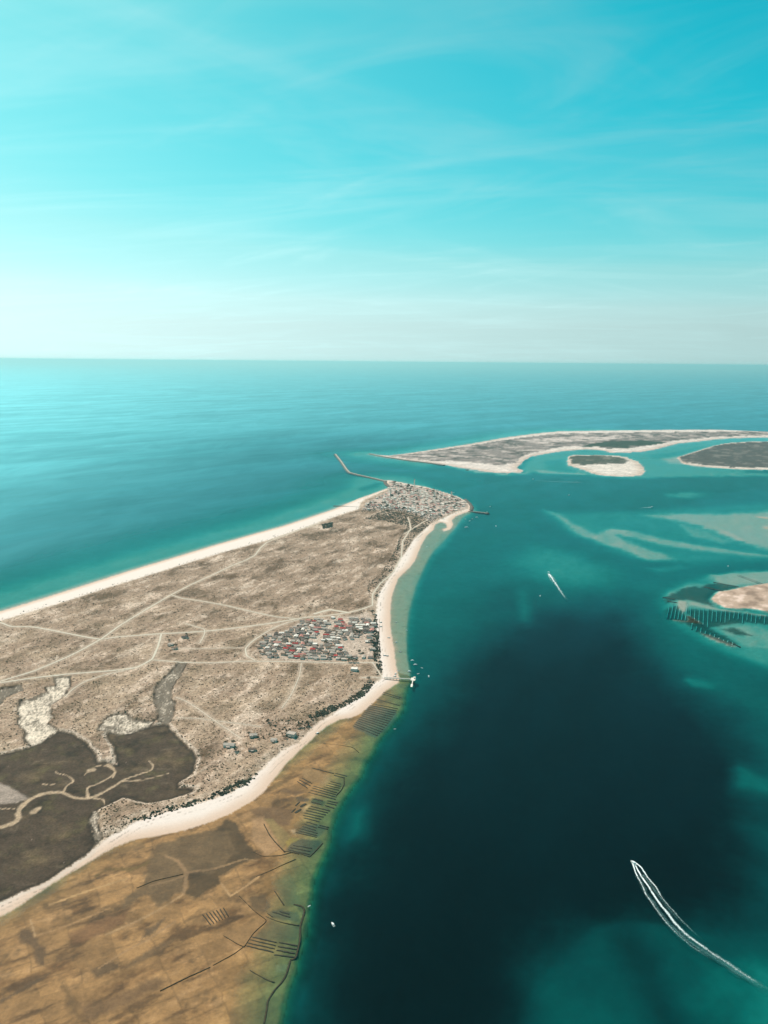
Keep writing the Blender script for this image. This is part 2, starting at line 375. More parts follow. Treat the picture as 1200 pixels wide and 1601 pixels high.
TRACKS = [
    (P((-300, 940), (0, 975), (17, 982), (50, 982), (83, 988), (133, 998), (157, 1002), (183, 998), (250, 993), (293, 991), (333, 988), (380, 982.5), (420, 977), (459, 970.5),
       (480, 967), (510, 965), (549, 959), (570, 953), (582, 948)), 5.0, 'main pale sand track running from the ocean beach to the red roofed village'),
    (P((-150, 1110), (0, 1068), (55, 1051), (104, 1030), (130, 1017), (160, 1000), (187, 980), (233, 952), (267, 932), (300, 915), (333, 900), (360, 887), (385, 877), (398, 870), (407, 858),
       (416, 850), (435, 842), (470, 829), (500, 819)), 4.2, 'long diagonal sand track climbing through the dunes towards the ocean beach'),
    (P((267, 932), (283, 937), (317, 942), (350, 948), (380, 955), (405, 961), (435, 967), (462, 969)), 3.6, 'sand track branching off the diagonal one towards the village'),
    (P((252, 993), (249, 1005), (246, 1015), (238, 1033), (214, 1046), (176, 1051), (110, 1056), (55, 1062), (0, 1070), (-150, 1092)), 4.6, 'wide bent sand track dropping past the two lone dune houses'),
    (P((238, 1034), (287, 1038), (333, 1039), (380, 1036), (427, 1036.5), (485, 1037.5), (539, 1039), (590, 1038)), 3.0, 'straight sand track along the near edge of the village'),
    (P((214, 1046), (165, 1057), (132, 1068), (112, 1081), (102, 1092)), 2.2, 'faint sand path running down beside the white salt flat'),
    (P((469, 970), (438, 979), (415, 991), (394, 1005), (383, 1016), (385, 1028), (399, 1035)), 2.8, 'sand path looping round the left end of the village'),
    (P((582, 948), (582, 931), (594, 914), (604, 905), (614, 896), (627, 872), (629, 848), (642, 828), (640, 818), (637, 810)), 3.4, 'sandy lane winding behind the lagoon beach to the lighthouse village'),
    (P((632, 836), (645, 828), (660, 818), (678, 810)), 3.2, 'short sandy lane between the shrubs below the lighthouse village'),
    (P((471, 1039), (468, 1059), (457, 1085), (451, 1095), (440, 1110)), 1.3, 'thin footpath wandering down from the near edge of the village'),
    (P((275, 1093), (291, 1099), (308, 1110), (330, 1126), (352, 1141), (376, 1157)), 1.3, 'thin footpath from the salt creek down to the lone houses'),
    (P((275, 1125), (311, 1126), (345, 1131), (380, 1135), (407, 1139)), 1.1, 'faint level footpath above the lone houses'),
    (P((290, 977), (320, 986), (319, 995), (312, 1008)), 2.2, 'short forked sand path below the branching track'),
    (P((280, 1017), (330, 1016), (377, 1015)), 1.3, 'faint level path left of the village'),
    (P((530, 964), (512, 985), (494, 1003)), 1.8, 'narrow dark edged lane cutting slantwise into the village'),
    (P((582, 1038), (590, 1050), (597, 1060)), 2.2, 'short sand lane from the village down to the pier'),
    (P((546, 960), (515, 955), (490, 962)), 2.5, 'pale bare sand patch above the village'),
    (P((565, 1062), (580, 1061), (599, 1061.5)), 2.6, 'flat sand approach leading onto the long pier'),
]
PIERWAY = P((601, 1062.6), (642, 1064.2))
VILLAGE = P((471, 973), (500, 969), (532, 967), (578, 959), (586, 975), (587, 1010), (588, 1033), (541, 1035), (485, 1036), (410, 1033), (402, 1010), (420, 992), (445, 988), (460, 980))
FAROL = P((609, 754), (646, 761), (684, 768), (716, 778.5), (728, 786), (730, 795), (704, 802), (688, 810), (674, 817), (655, 807), (636, 801), (600, 797), (566, 799), (575, 786), (604, 770))
THICKETS = [
    (P((587, 1067), (573, 1069), (563, 1082), (535, 1101), (510, 1108), (482, 1122), (488, 1129), (512, 1117), (540, 1105), (568, 1089)), 0.85),
    (P((640, 820), (656, 830), (646, 842), (627, 873), (612, 898), (598, 916), (590, 940), (578, 936), (574, 918), (596, 898), (614, 870), (626, 840)), 0.45),
    (P((400, 1209), (382, 1220), (343, 1238), (330, 1246), (330, 1252), (345, 1246), (385, 1229), (402, 1214)), 0.6),
    (P((330, 1248), (275, 1261), (230, 1274), (200, 1288), (205, 1291), (240, 1279), (285, 1266), (330, 1253)), 0.35),
    (P((0, 966), (100, 938), (233, 897), (360, 858), (480, 821), (540, 800), (540, 804), (480, 826), (360, 864), (233, 904), (100, 946), (0, 976)), 0.28),
    (P((503, 821), (520, 818), (519, 826), (505, 828)), 0.9),
    (P((600, 800), (640, 806), (660, 816), (670, 822), (655, 834), (640, 826), (600, 815), (570, 812)), 0.42),
    (P((600, 790), (640, 796), (675, 806), (690, 806), (672, 820), (640, 808), (600, 800), (565, 802), (575, 790)), 0.35),
    (P((440, 1123), (475, 1125), (485, 1140), (460, 1152), (430, 1150), (425, 1130)), 0.12),
    (P((588, 960), (597, 1050), (590, 1058), (584, 1030), (582, 980)), 0.5),
]
WEED = [  # (outline, colour, edge, ragged)
    (K(250, 1250, 3.636, (250, 230), (370, 120), (440, 130), (480, 230), (570, 330), (460, 370), (340, 440), (340, 475), (200, 570), (150, 540), (160, 420), (200, 330)), (.075, .058, .035), 5, 6),
    (K(0, 1250, 3.636, (880, 260), (1060, 210), (1200, 170), (1300, 180), (1350, 300), (1200, 420), (1050, 425), (1040, 520), (900, 610), (830, 545), (700, 620), (690, 560), (800, 500)), (.15, .115, .072), 6, 8),
    (K(0, 1250, 3.636, (110, 740), (170, 730), (200, 780), (250, 850), (260, 950), (220, 950), (190, 860), (100, 790)), (.13, .095, .062), 4, 4),
    (K(0, 1250, 3.636, (520, 970), (640, 920), (700, 950), (540, 1020)), (.125, .092, .058), 4, 4),
    (K(0, 1250, 3.636, (800, 800), (830, 740), (940, 670), (900, 740)), (.14, .105, .07), 3, 3),
    (K(0, 1250, 3.636, (690, 965), (850, 850), (1000, 790), (860, 900)), (.15, .11, .068), 4, 4),
    (K(0, 1250, 3.636, (450, 1180), (640, 1120), (900, 1000), (960, 1040), (700, 1190), (480, 1260)), (.18, .125, .075), 8, 8),
    (K(0, 1250, 3.636, (330, 1000), (420, 1120), (470, 1250), (430, 1276), (380, 1150)), (.17, .12, .066), 5, 5),
    (K(0, 1250, 3.636, (390, 760), (560, 690), (720, 640), (720, 680), (540, 780), (420, 830)), (.20, .125, .07), 5, 6),
    (K(0, 1250, 3.636, (540, 440), (600, 390), (720, 390), (850, 350), (830, 380), (740, 410), (620, 400)), (.15, .115, .05), 3, 5),
    (K(0, 1250, 3.636, (0, 1140), (210, 1020), (280, 990), (210, 1045), (0, 1160)), (.12, .09, .06), 2, 2),
    (K(250, 1250, 3.636, (500, 560), (590, 540), (640, 610), (590, 650), (520, 620)), (.13, .10, .062), 4, 4),
    (K(250, 1250, 3.636, (510, 50), (640, 40), (760, 60), (740, 150), (640, 150), (530, 90)), (.17, .12, .075), 5, 6),
    (K(440, 1160, 8.43, (190, 720), (370, 740), (380, 780), (200, 790)), (.09, .075, .055), 2, 2),
    (K(440, 1160, 8.43, (0, 600), (190, 650), (330, 660), (180, 710), (0, 660)), (.17, .12, .075), 2, 3),
    (K(440, 1160, 8.43, (100, 1330), (270, 1270), (500, 1290), (540, 1340), (380, 1510), (60, 1440)), (.105, .10, .07), 3, 3),
    (K(440, 1160, 8.43, (300, 1100), (480, 1080), (610, 1130), (480, 1250), (200, 1200)), (.13, .125, .085), 3, 3),
    (K(440, 1160, 8.43, (400, 740), (540, 760), (590, 790), (540, 840), (370, 800)), (.075, .09, .05), 2, 2),
    (K(400, 1060, 4.286, (760, 180), (945, 215), (930, 290), (800, 400), (640, 330)), (.15, .14, .11), 2, 3),
    (K(250, 1250, 3.636, (600, 640), (690, 620), (780, 640), (790, 690), (690, 690)), (.14, .125, .08), 3, 3),
    (K(250, 1250, 3.636, (640, 480), (730, 420), (780, 480), (790, 600), (720, 600)), (.19, .17, .09), 4, 4),
    (K(250, 1250, 3.636, (530, 790), (610, 690), (790, 720), (775, 800)), (.185, .15, .085), 2, 2),
    (K(250, 1250, 3.636, (360, 770), (450, 720), (600, 660), (620, 690), (480, 830)), (.30, .21, .115), 3, 3),
    (K(250, 1250, 3.636, (520, 110), (590, 100), (690, 280), (600, 320), (520, 230)), (.40, .29, .185), 3, 3),
    (K(250, 1250, 3.636, (590, 110), (640, 110), (740, 210), (700, 280)), (.27, .23, .12), 2, 2),
    (K(440, 1160, 8.43, (40, 1320), (110, 1260), (220, 1280), (80, 1380)), (.30, .27, .09), 2, 2),
    (K(250, 1250, 3.636, (660, 940), (720, 930), (715, 975), (660, 980)), (.34, .27, .16), 2, 2),
    (K(440, 1160, 8.43, (270, 360), (420, 350), (650, 470), (640, 520), (560, 560), (300, 500)), (.33, .245, .14), 2, 3),
    (K(440, 1160, 8.43, (100, 1160), (180, 1150), (180, 1210), (130, 1190)), (.50, .42, .30), 1, 1),
    (K(440, 1160, 8.43, (270, 880), (350, 815), (385, 830), (290, 930)), (.50, .36, .22), 1, 1),
]
FLAT_CREEKS = [(K(0, 1250, 3.636, (940, 320), (1010, 350), (1060, 420), (1050, 500), (1040, 540)), 2.2, (.27, .20, .13)),
               (K(0, 1250, 3.636, (1060, 415), (1190, 400), (1300, 370)), 1.8, (.25, .185, .12)),
               (K(0, 1250, 3.636, (1060, 430), (960, 465), (850, 490)), 1.3, (.24, .18, .12)),
               (K(0, 1250, 3.636, (1040, 540), (900, 630), (760, 700), (600, 770)), 1.2, (.36, .27, .17)),
               (K(0, 1250, 3.636, (1000, 690), (850, 790), (700, 870), (560, 960)), 0.9, (.33, .24, .15)),
               (K(0, 1250, 3.636, (200, 780), (400, 710), (620, 620)), 1.0, (.38, .27, .16)),
               (K(0, 1250, 3.636, (170, 680), (200, 780)), 0.8, (.38, .29, .19)),
               (K(0, 1250, 3.636, (280, 600), (500, 520), (720, 450)), 1.6, (.42, .31, .18)),
               (K(250, 1250, 3.636, (350, 480), (400, 550), (480, 500), (560, 440)), 1.3, (.42, .31, .19)),
               (K(250, 1250, 3.636, (350, 380), (480, 340), (560, 350)), 1.0, (.25, .19, .12))]
DARK_WEED = [K(1000, 860, 6, (215, 440), (330, 400), (400, 355), (520, 335), (560, 350), (640, 310), (760, 310), (940, 345), (760, 385), (690, 420), (650, 460), (690, 530), (600, 500), (480, 470), (350, 465), (250, 490)),
             K(1000, 860, 6, (460, 545), (620, 560), (800, 570), (1000, 590), (1200, 620), (1500, 640), (1500, 720), (1200, 690), (1000, 670), (860, 690), (680, 720), (640, 740), (560, 720), (460, 640)), K(1000, 860, 6, (235, 545), (340, 520), (440, 610), (600, 700), (820, 810), (930, 890), (850, 900), (600, 800), (470, 700), (300, 650)), K(1000, 860, 6, (880, 720), (1050, 800), (900, 790), (780, 740))]
SHORE = (P((560, 782))[0] - P((0, 956))[0])
SHORE = SHORE / np.linalg.norm(SHORE)


def curve(line):
    """round off a surveyed polyline (two passes of corner cutting)"""
    for _ in range(2):
        a_, b_ = line[:-1], line[1:]
        line = np.concatenate([line[:1], np.stack([.75 * a_ + .25 * b_, .25 * a_ + .75 * b_], 1).reshape(-1, 2), line[-1:]])
    return line


def along(x, y):
    return x * SHORE[0] + y * SHORE[1], -x * SHORE[1] + y * SHORE[0]


def lerp3(col, c, w):
    return col + (np.asarray(c) - col) * w[:, None]


def survey(x, y):
    """height above the sea, ground colour, cover class and growth at world points"""
    n = len(x)
    a, c = along(x, y)
    wob = fbm(x, y, 60, 4, .55, 1)
    wob2 = fbm(x, y, 17, 3, .55, 2)
    dW = sdf(x, y, W, 3600)
    dF = sdf(x, y, FAR_ISLAND, 3600)
    dI = sdf(x, y, ISLET, 3600)
    dM = sdf(x, y, MARSH_ISLET, 3600)
    off = np.maximum(np.maximum(dW, dF), np.maximum(dI, dM))
    # --- depth below the sea
    d = np.maximum(-off, 0)
    bars = np.sin(d / 34 + 2.0 * fbm(a, c, 420, 2, .5, 3)) * np.exp(-(d / 230) ** 2) * 0.55
    # the sea beyond the beaches: a bar and trough, then the open bottom
    dep = 0.15 + 1.6 * smooth(0, 45, d) + 4.2 * smooth(60, 300, d + 45 * wob) + 9.0 * smooth(220, 800, d) + bars * smooth(8, 50, d)
    col = np.tile(np.array([.31, .29, .235]), (n, 1))
    tur_haze = .60 * smooth(150, 600, d) + .40 * smooth(500, 3400, d)  # turbidity; the farther term paints distant haze brightness into the water colour
    lag = None
    flow = fbm(x * .35 + y * .5, x * 1.6 - y * .5, 150, 5, .6, 45)
    for i, (poly, val, soft, rag) in enumerate(DEPTHS):
        s = sdf(x, y, poly, 420)
        m = s > -soft * 2 - rag * 2
        if not m.any():
            continue
        w = np.zeros(n)
        w[m] = smooth(-soft * 1.25, soft * 1.25, s[m] + rag * (1.5 * wob[m] + .8 * wob2[m] + .7 * flow[m]))
        dep = dep + (val - dep) * w
        if i == 0:
            lag = w.copy()
    if lag is None:
        lag = np.zeros(n)
    tur_haze = tur_haze * (1 - lag)
    dep = dep * (1 + (.20 * fbm(x, y, 170, 5, .6, 4) + .10 * flow * lag) * smooth(.3, 2, dep))
    swirl = fbm(x * .5 + y * .35 + 60 * flow, x * 1.5 - y * .6 + 60 * wob, 62, 5, .62, 71)
    dep = np.where(dep > .05, np.maximum(dep + (1.5 * swirl + .9 * flow) * lag * smooth(.2, 1.2, dep) * smooth(6.5, 2.0, dep), .04), dep)
    # grass meadows darken the bed of the deep lagoon
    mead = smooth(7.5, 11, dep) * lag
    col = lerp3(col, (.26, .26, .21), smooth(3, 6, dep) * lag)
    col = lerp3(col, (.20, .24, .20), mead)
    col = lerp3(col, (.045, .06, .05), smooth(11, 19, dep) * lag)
    # the shelf before the lagoon beach
    sS = sdf(x, y, SHELF, 300)
    w = smooth(-5, 7, sS + 3 * wob)
    dep = dep + ((.18 + .55 * smooth(0, 45, d) + .16 * wob + .18 * np.sin(d / 9 + 3 * wob)) - dep) * w
    col = lerp3(col, (.30, .245, .17), w)
    col = lerp3(col, (.19, .16, .105), w * smooth(.1, .5, fbm(x, y, 24, 4, .6, 55)) * .7)
    for pl in DARK_WEED:
        col = lerp3(col, (.045, .055, .035), smooth(-7, 7, sdf(x, y, pl, 60) + 9 * wob2) * .9)
    pool = smooth(-3, 3, sdf(x, y, P((696, 832), (704, 828), (710, 820), (712, 828), (700, 842), (688, 848), (680, 842)), 100))
    # the tidal flat
    sF = sdf(x, y, FLAT, 420)
    wF = smooth(-20, 6, sF + 3.0 * wob2 + 3 * wob)
    pat = fbm(x * .82 + y * .57, (-x * .57 + y * .82) * 2.2, 70, 5, .55, 5)
    pat2 = fbm(x, y, 34, 4, .55, 6)
    fz = -1.0 + .55 * smooth(0, 38, sF + 8 * wob) + .70 * smooth(18, 85, sF + 16 * wob) + .16 * pat2
    fcol = lerp3(np.tile(np.array([.315, .215, .112]), (n, 1)), (.165, .102, .05), smooth(-.05, .5, pat + .3 * wob2))
    fcol = lerp3(fcol, (.45, .315, .18), smooth(.08, .5, pat2) * .8)
    streaky = fbm((x * .82 + y * .57) * .35, (-x * .57 + y * .82) * 1.4, 30, 5, .62, 51)
    fcol = lerp3(fcol, (.10, .066, .036), smooth(.06, .38, streaky + .45 * pat) * .85)
    blot = fbm(x, y, 62, 5, .62, 62)
    fcol = lerp3(fcol, (.11, .08, .048), smooth(.12, .4, blot) * .75)
    fcol = lerp3(fcol, (.50, .36, .22), smooth(-.18, -.5, streaky) * .45)
    fcol = lerp3(fcol, (.27, .21, .085), smooth(90, 10, sF) * .75)
    fcol = lerp3(fcol, (.17, .15, .07), smooth(.15, .5, fbm(x, y, 46, 4, .6, 7)) * smooth(120, 25, sF) * .55)
    # the flat is parcelled into shellfish plots of slightly different ground
    pu, pv_ = (x * .86 + y * .5 + 9 * wob) / 44, (-x * .5 + y * .86 + 7 * wob) / 27
    iu = np.floor(pu)
    pv_ = pv_ + .37 * np.mod(iu, 3)
    iv = np.floor(pv_)
    hsh = np.mod(np.sin(iu * 12.9898 + iv * 78.233) * 43758.5453, 1.0)
    seam = np.minimum(np.minimum(pu - iu, iu + 1 - pu) * 44, np.minimum(pv_ - iv, iv + 1 - pv_) * 27)
    fcol = fcol * (.78 + .46 * hsh)[:, None]
    fcol = lerp3(fcol, (.13, .09, .05), smooth(1.6, .3, seam) * .45 * (hsh > .45))
    for poly, cc_, soft, rag in WEED:
        s = sdf(x, y, poly, 60)
        m = s > -soft - rag * 1.6
        if m.any():
            w = np.zeros(n)
            w[m] = smooth(-soft * .6, soft * .6, s[m] + rag * .8 * (wob2[m] + .3 * pat2[m]))
            fcol = lerp3(fcol, cc_, w * .92)
    for line, hw, cc_ in FLAT_CREEKS:
        q = pld(x, y, line, 40)
        w = smooth(hw * 1.35, hw * .5, q + hw * .8 * wob2)
        fcol = lerp3(fcol, cc_, w)
    el_ = -dep
    el_ = el_ + (fz - el_) * wF
    col = col + (fcol - col) * wF[:, None]
    # sandbank on the right
    sB = sdf(x, y, SANDBANK, 200) + 5 * wob2
    w = smooth(-7, 5, sB)
    bk = fbm(x * .25 + y * 1.3, x * 1.6 - y * .4, 85, 5, .55, 8)
    el_ = el_ + ((.10 + .8 * smooth(0, 40, sB) + .25 * bk) - el_) * w
    col = lerp3(col, (.50, .385, .30), w)
    col = lerp3(col, (.25, .185, .14), w * smooth(.0, .35, bk) * .85)
    col = lerp3(col, (.78, .64, .55), w * smooth(-.05, -.35, bk))
    cls = np.zeros(n, np.int8)                       # 0 seabed
    cls[(wF > .35)] = 1                                # tidal flat
    cls[(w > .5)] = 2                                 # sandbank
    grow = np.zeros(n)
    # --- the main island
    dD = sdf(x, y, D, 420)
    wI = smooth(-1.5, 1.5, dW + .8 * wob2)
    ridge = fbm(a / 3.6, c, 26, 4, .55, 9)
    ridge_b = fbm(a / 2.0, c, 70, 4, .55, 10)
    blob = fbm(x, y, 120, 4, .55, 11)
    fine = fbm(x, y, 8, 3, .6, 12)
    bz = np.clip(dW * .045, 0, 2.2) + .05 * wob2
    dune = smooth(0, 22, dD)
    z = np.maximum(bz + dune * (1.6 + 2.0 * ridge + 2.2 * ridge_b + .6 * fine), np.minimum(bz, 1.0))
    trod = np.zeros(n)
    for line, hw, _ in TRACKS:
        trod = np.maximum(trod, smooth(hw + 13, hw + 1, pld(x, y, line, 40) + 1.5 * wob2))
    z = z + (bz + dune * 1.5 - z) * trod
    sand = np.tile(np.array([.72, .635, .525]), (n, 1))
    wet = smooth(16, 2, dW + 2.5 * wob)
    sand = lerp3(sand, (.55, .40, .275), wet * .85)
    lagw = smooth(34, 10, dW + 5 * wob)
    lagw = np.maximum(lagw, smooth(26, 8, dW + 6 * wob) * (x > -1e9))
    sand = lerp3(sand, (.60, .45, .32), lagw * .75)
    wrack = smooth(1.1, .3, np.abs(dD + 9 + 3 * wob)) * smooth(.05, .4, fbm(x, y, 40, 3, .5, 13) + .25)
    sand = lerp3(sand, (.26, .20, .15), wrack * .75)
    wrack2 = smooth(1.0, .3, np.abs(dD + 17 + 4 * wob)) * smooth(-.1, .3, fbm(x, y, 55, 3, .5, 57))
    sand = lerp3(sand, (.36, .28, .21), wrack2 * .6)
    veg = lerp3(np.tile(np.array([.31, .24, .18]), (n, 1)), (.56, .455, .355), smooth(.0, .5, ridge + .6 * fine))
    veg = lerp3(veg, (.125, .098, .076), smooth(-.02, .42, ridge_b + .4 * fine + .4 * blob) * .86)
    near = smooth(2600, 1500, y)
    veg = lerp3(veg, (.43, .345, .245), smooth(-.3, .4, blob + .6 * fine) * .5 * near)
    veg = lerp3(veg, (.235, .18, .125), smooth(.1, .6, fine) * .35)
    veg = lerp3(veg, (.60, .50, .395), smooth(.22, .55, fbm(x, y, 42, 5, .65, 14)) * .75)
    fringe = smooth(30, 0, dD + 6 * wob)
    veg = lerp3(veg, (.56, .475, .375), fringe * smooth(-.2, .4, wob2) * .6)
    vz = np.clip(smooth(-3, 5, dD + 5 * wob2 + 3 * wob), 0, 1)
    hollow = fbm(a / 1.8, c, 95, 5, .6, 61)
    veg = lerp3(veg, (.62, .52, .41), smooth(.12, .48, hollow + .3 * fine) * .7)
    veg = lerp3(veg, (.12, .095, .07), smooth(.1, .42, -hollow + .45 * fine - .1 * blob) * .6)
    veg = np.clip(.27 + (veg - .27) * 1.18, .045, .8)
    veg = lerp3(veg, (.50, .41, .31), smooth(.45, 1, trod) * .6)
    icol = sand + (veg - sand) * vz[:, None]
    grow = (1 - trod) * np.where(dD > -4, .35 + .45 * smooth(-.3, .5, ridge_b - ridge * .4), 0) * wI
    # villages stand on trodden sand
    sV = sdf(x, y, VILLAGE, 200)
    w = smooth(-8, 8, sV + 8 * wob)
    icol = lerp3(icol, np.array([.50, .42, .335]), w * (.75 + .2 * wob2))
    z = z + (3.0 - z) * w
    sV2 = sdf(x, y, FAROL, 300)
    w2 = smooth(-12, 12, sV2 + 14 * wob)
    icol = lerp3(icol, np.array([.55, .46, .385]), w2 * .8)
    z = z + (3.2 - z) * w2
    grow = grow * (1 - .8 * w) * (1 - .7 * w2)
    # salt marsh
    sM = sdf(x, y, MARSH, 260) + 2.6 * wob2 + 2.0 * wob
    wM = smooth(-1.5, 1.5, sM)
    mcol = lerp3(np.tile(np.array([.118, .088, .062]), (n, 1)), (.062, .05, .036), smooth(.0, .5, fbm(x, y, 55, 5, .55, 15) + .3 * wob2))
    mcol = lerp3(mcol, (.25, .185, .11), smooth(.05, .5, fbm(x, y, 80, 5, .6, 16)) * .8)
    mcol = lerp3(mcol, (.17, .15, .075), smooth(.05, .45, fbm(x, y, 38, 5, .65, 52)) * .7)
    mcol = lerp3(mcol, (.30, .235, .16), smooth(.2, .5, fbm(x / 2, y, 22, 4, .65, 64)) * .45)
    mcol = lerp3(mcol, (.15, .10, .05), smooth(900, 760, y) * .35)
    mcol = lerp3(mcol, (.05, .042, .032), smooth(9, 1, sM) * .8)
    mcol = lerp3(mcol, (.6, .52, .42), smooth(.58, .74, fbm(x, y, 9, 3, .6, 17)) * .8)
    icol = icol + (mcol - icol) * wM[:, None]
    z = z + ((.75 + .12 * wob2) - z) * smooth(-6, 2, sM)
    # pale rim round the marsh
    rim = smooth(4.5, 1.0, np.abs(sM + 4.0 + 1.2 * wob2))
    icol = lerp3(icol, (.56, .475, .37), rim * .75)
    for k, poly in enumerate(SALT):
        s = sdf(x, y, poly, 80) + 3.4 * wob2
        w = smooth(-1.2, 1.2, s)
        sp = .75 * fbm(x + .4 * y, y * 1.8, 6.0, 5, .75, 18 + k) + .35 * fbm(x, y, 34, 3, .5, 63)
        dark = smooth(-.22, .26, sp + (-.04, .24, .08, .0, .3)[k] + smooth(7, 0, s) * .25)
        scol = lerp3(np.tile(np.array([1.2, 1.06, .86]), (n, 1)), (.16, .13, .095), dark * .9)
        edge = smooth(2.4, .8, np.abs(s - .2 + .7 * wob2)) * smooth(-.25, .1, fbm(x, y, 38, 2, .5, 25))
        scol = lerp3(scol, (.05, .042, .032), edge)
        icol = icol + (scol - icol) * w[:, None]
        z = z + ((.9 + .1 * wob2) - z) * smooth(-4, 2, s)
        grow = grow * (1 - w * .9)
        wM = np.maximum(wM, w)
    w = smooth(-2, 2, sdf(x, y, MUD, 80) + 2 * wob2)
    icol = lerp3(icol, (.50, .42, .35), w)
    cw = 1 + .75 * fbm(x, y, 16, 3, .6, 56)
    for line, hw in CREEKS:
        cv = curve(line)
        tp = np.linspace(1.15, .45 if hw < 3 else .95, len(cv) - 1)
        q = np.full(n, 40.0)
        near_ = pld(x, y, line, 40) < 39
        if near_.any():
            xs, ys = x[near_], y[near_]
            qq = np.full(len(xs), 40.0)
            for i_ in range(len(cv) - 1):
                qq = np.minimum(qq, np.sqrt(seg_d2(xs, ys, cv[i_], cv[i_ + 1])) / tp[i_])
            q[near_] = qq
        q = q / np.clip(cw, .35, 2)
        w = smooth(hw * 1.6 + .6, hw * .55, q + hw * .5 * wob2)
        bank = smooth(hw * 2.0, hw * 1.3, q + hw * .35 * wob2)
        icol = lerp3(icol, (.10, .08, .058), bank * .5)
        icol = lerp3(icol, np.array([.70, .54, .37]), w)
        icol = lerp3(icol, np.array([.56, .42, .26]), smooth(hw * .5, 0, q) * .6)
        z = np.where(w > 0, z - .35 * w, z)
    grow = grow * (1 - wM)
    el_ = el_ + (z - el_) * wI
    el_ = np.where((wI > .5), np.maximum(el_, .03), el_)
    col = col + (icol - col) * wI[:, None]
    isl = wI > .5
    cls[isl] = 3                                       # beach
    cls[isl & (vz > .5)] = 4                           # dunes
    cls[isl & (wM > .5)] = 5                           # salt marsh
    # --- the islands across the inlet
    for k, (dd, vp) in enumerate(((dF, FAR_VEG), (dI, ISLET_VEG), (dM, MARSH_ISLET_VEG))):
        wi = smooth(-6, 6, dd + 15 * wob + 9 * wob2)
        m = wi > 0
        if not m.any():
            continue
        xs, ys = x[m], y[m]
        sv = sdf(xs, ys, vp, 200) + 30 * wob[m] + 12 * wob2[m]
        r1, r2 = fbm(xs / 2.5, ys, 60, 5, .6, 30 + k), fbm(xs, ys, 240, 4, .55, 33)
        cc_ = np.tile(np.array([.68, .60, .51]), (m.sum(), 1))
        cc_ = lerp3(cc_, (.52, .40, .31), smooth(95, 10, dd[m] + 25 * wob[m]) * .75)
        if k == 0:
            vg = lerp3(np.tile(np.array([.25, .215, .185]), (m.sum(), 1)), (.50, .43, .365), smooth(-.02, .42, r1 + .4 * r2))
            vg = lerp3(vg, (.085, .085, .07), smooth(-.05, .4, -r1 + .6 * r2))
            for pl in FAR_SAND:
                vg = lerp3(vg, (.58, .50, .43), smooth(-20, 20, sdf(xs, ys, pl, 150) + 40 * r1) * smooth(-.3, .2, r1 + .1))
            for pl in FAR_GREEN:
                vg = lerp3(vg, (.045, .07, .048), smooth(-12, 12, sdf(xs, ys, pl, 150) + 30 * r1))
        elif k == 1:
            vg = lerp3(np.tile(np.array([.075, .085, .062]), (m.sum(), 1)), (.19, .18, .14), smooth(0, .4, r1))
        else:
            vg = lerp3(np.tile(np.array([.085, .085, .075]), (m.sum(), 1)), (.19, .175, .15), smooth(0, .4, r1 + .3 * r2))
        wv = smooth(-6, 6, sv)
        cc_ = cc_ + (vg - cc_) * wv[:, None]
        zz = np.clip(dd[m] * .03, 0, 2.0) + wv * ((1.5 + 2.2 * r1 + 1.5 * r2) if k < 2 else .4)
        e2 = el_[m]
        el_[m] = np.maximum(e2 + (zz - e2) * wi[m], np.where(wi[m] > .5, .03, -99))
        col[m] = col[m] + (cc_ - col[m]) * wi[m][:, None]
        cls[m & (wi > .5)] = 6 + k
    return el_, col, cls, grow, tur_haze, lag


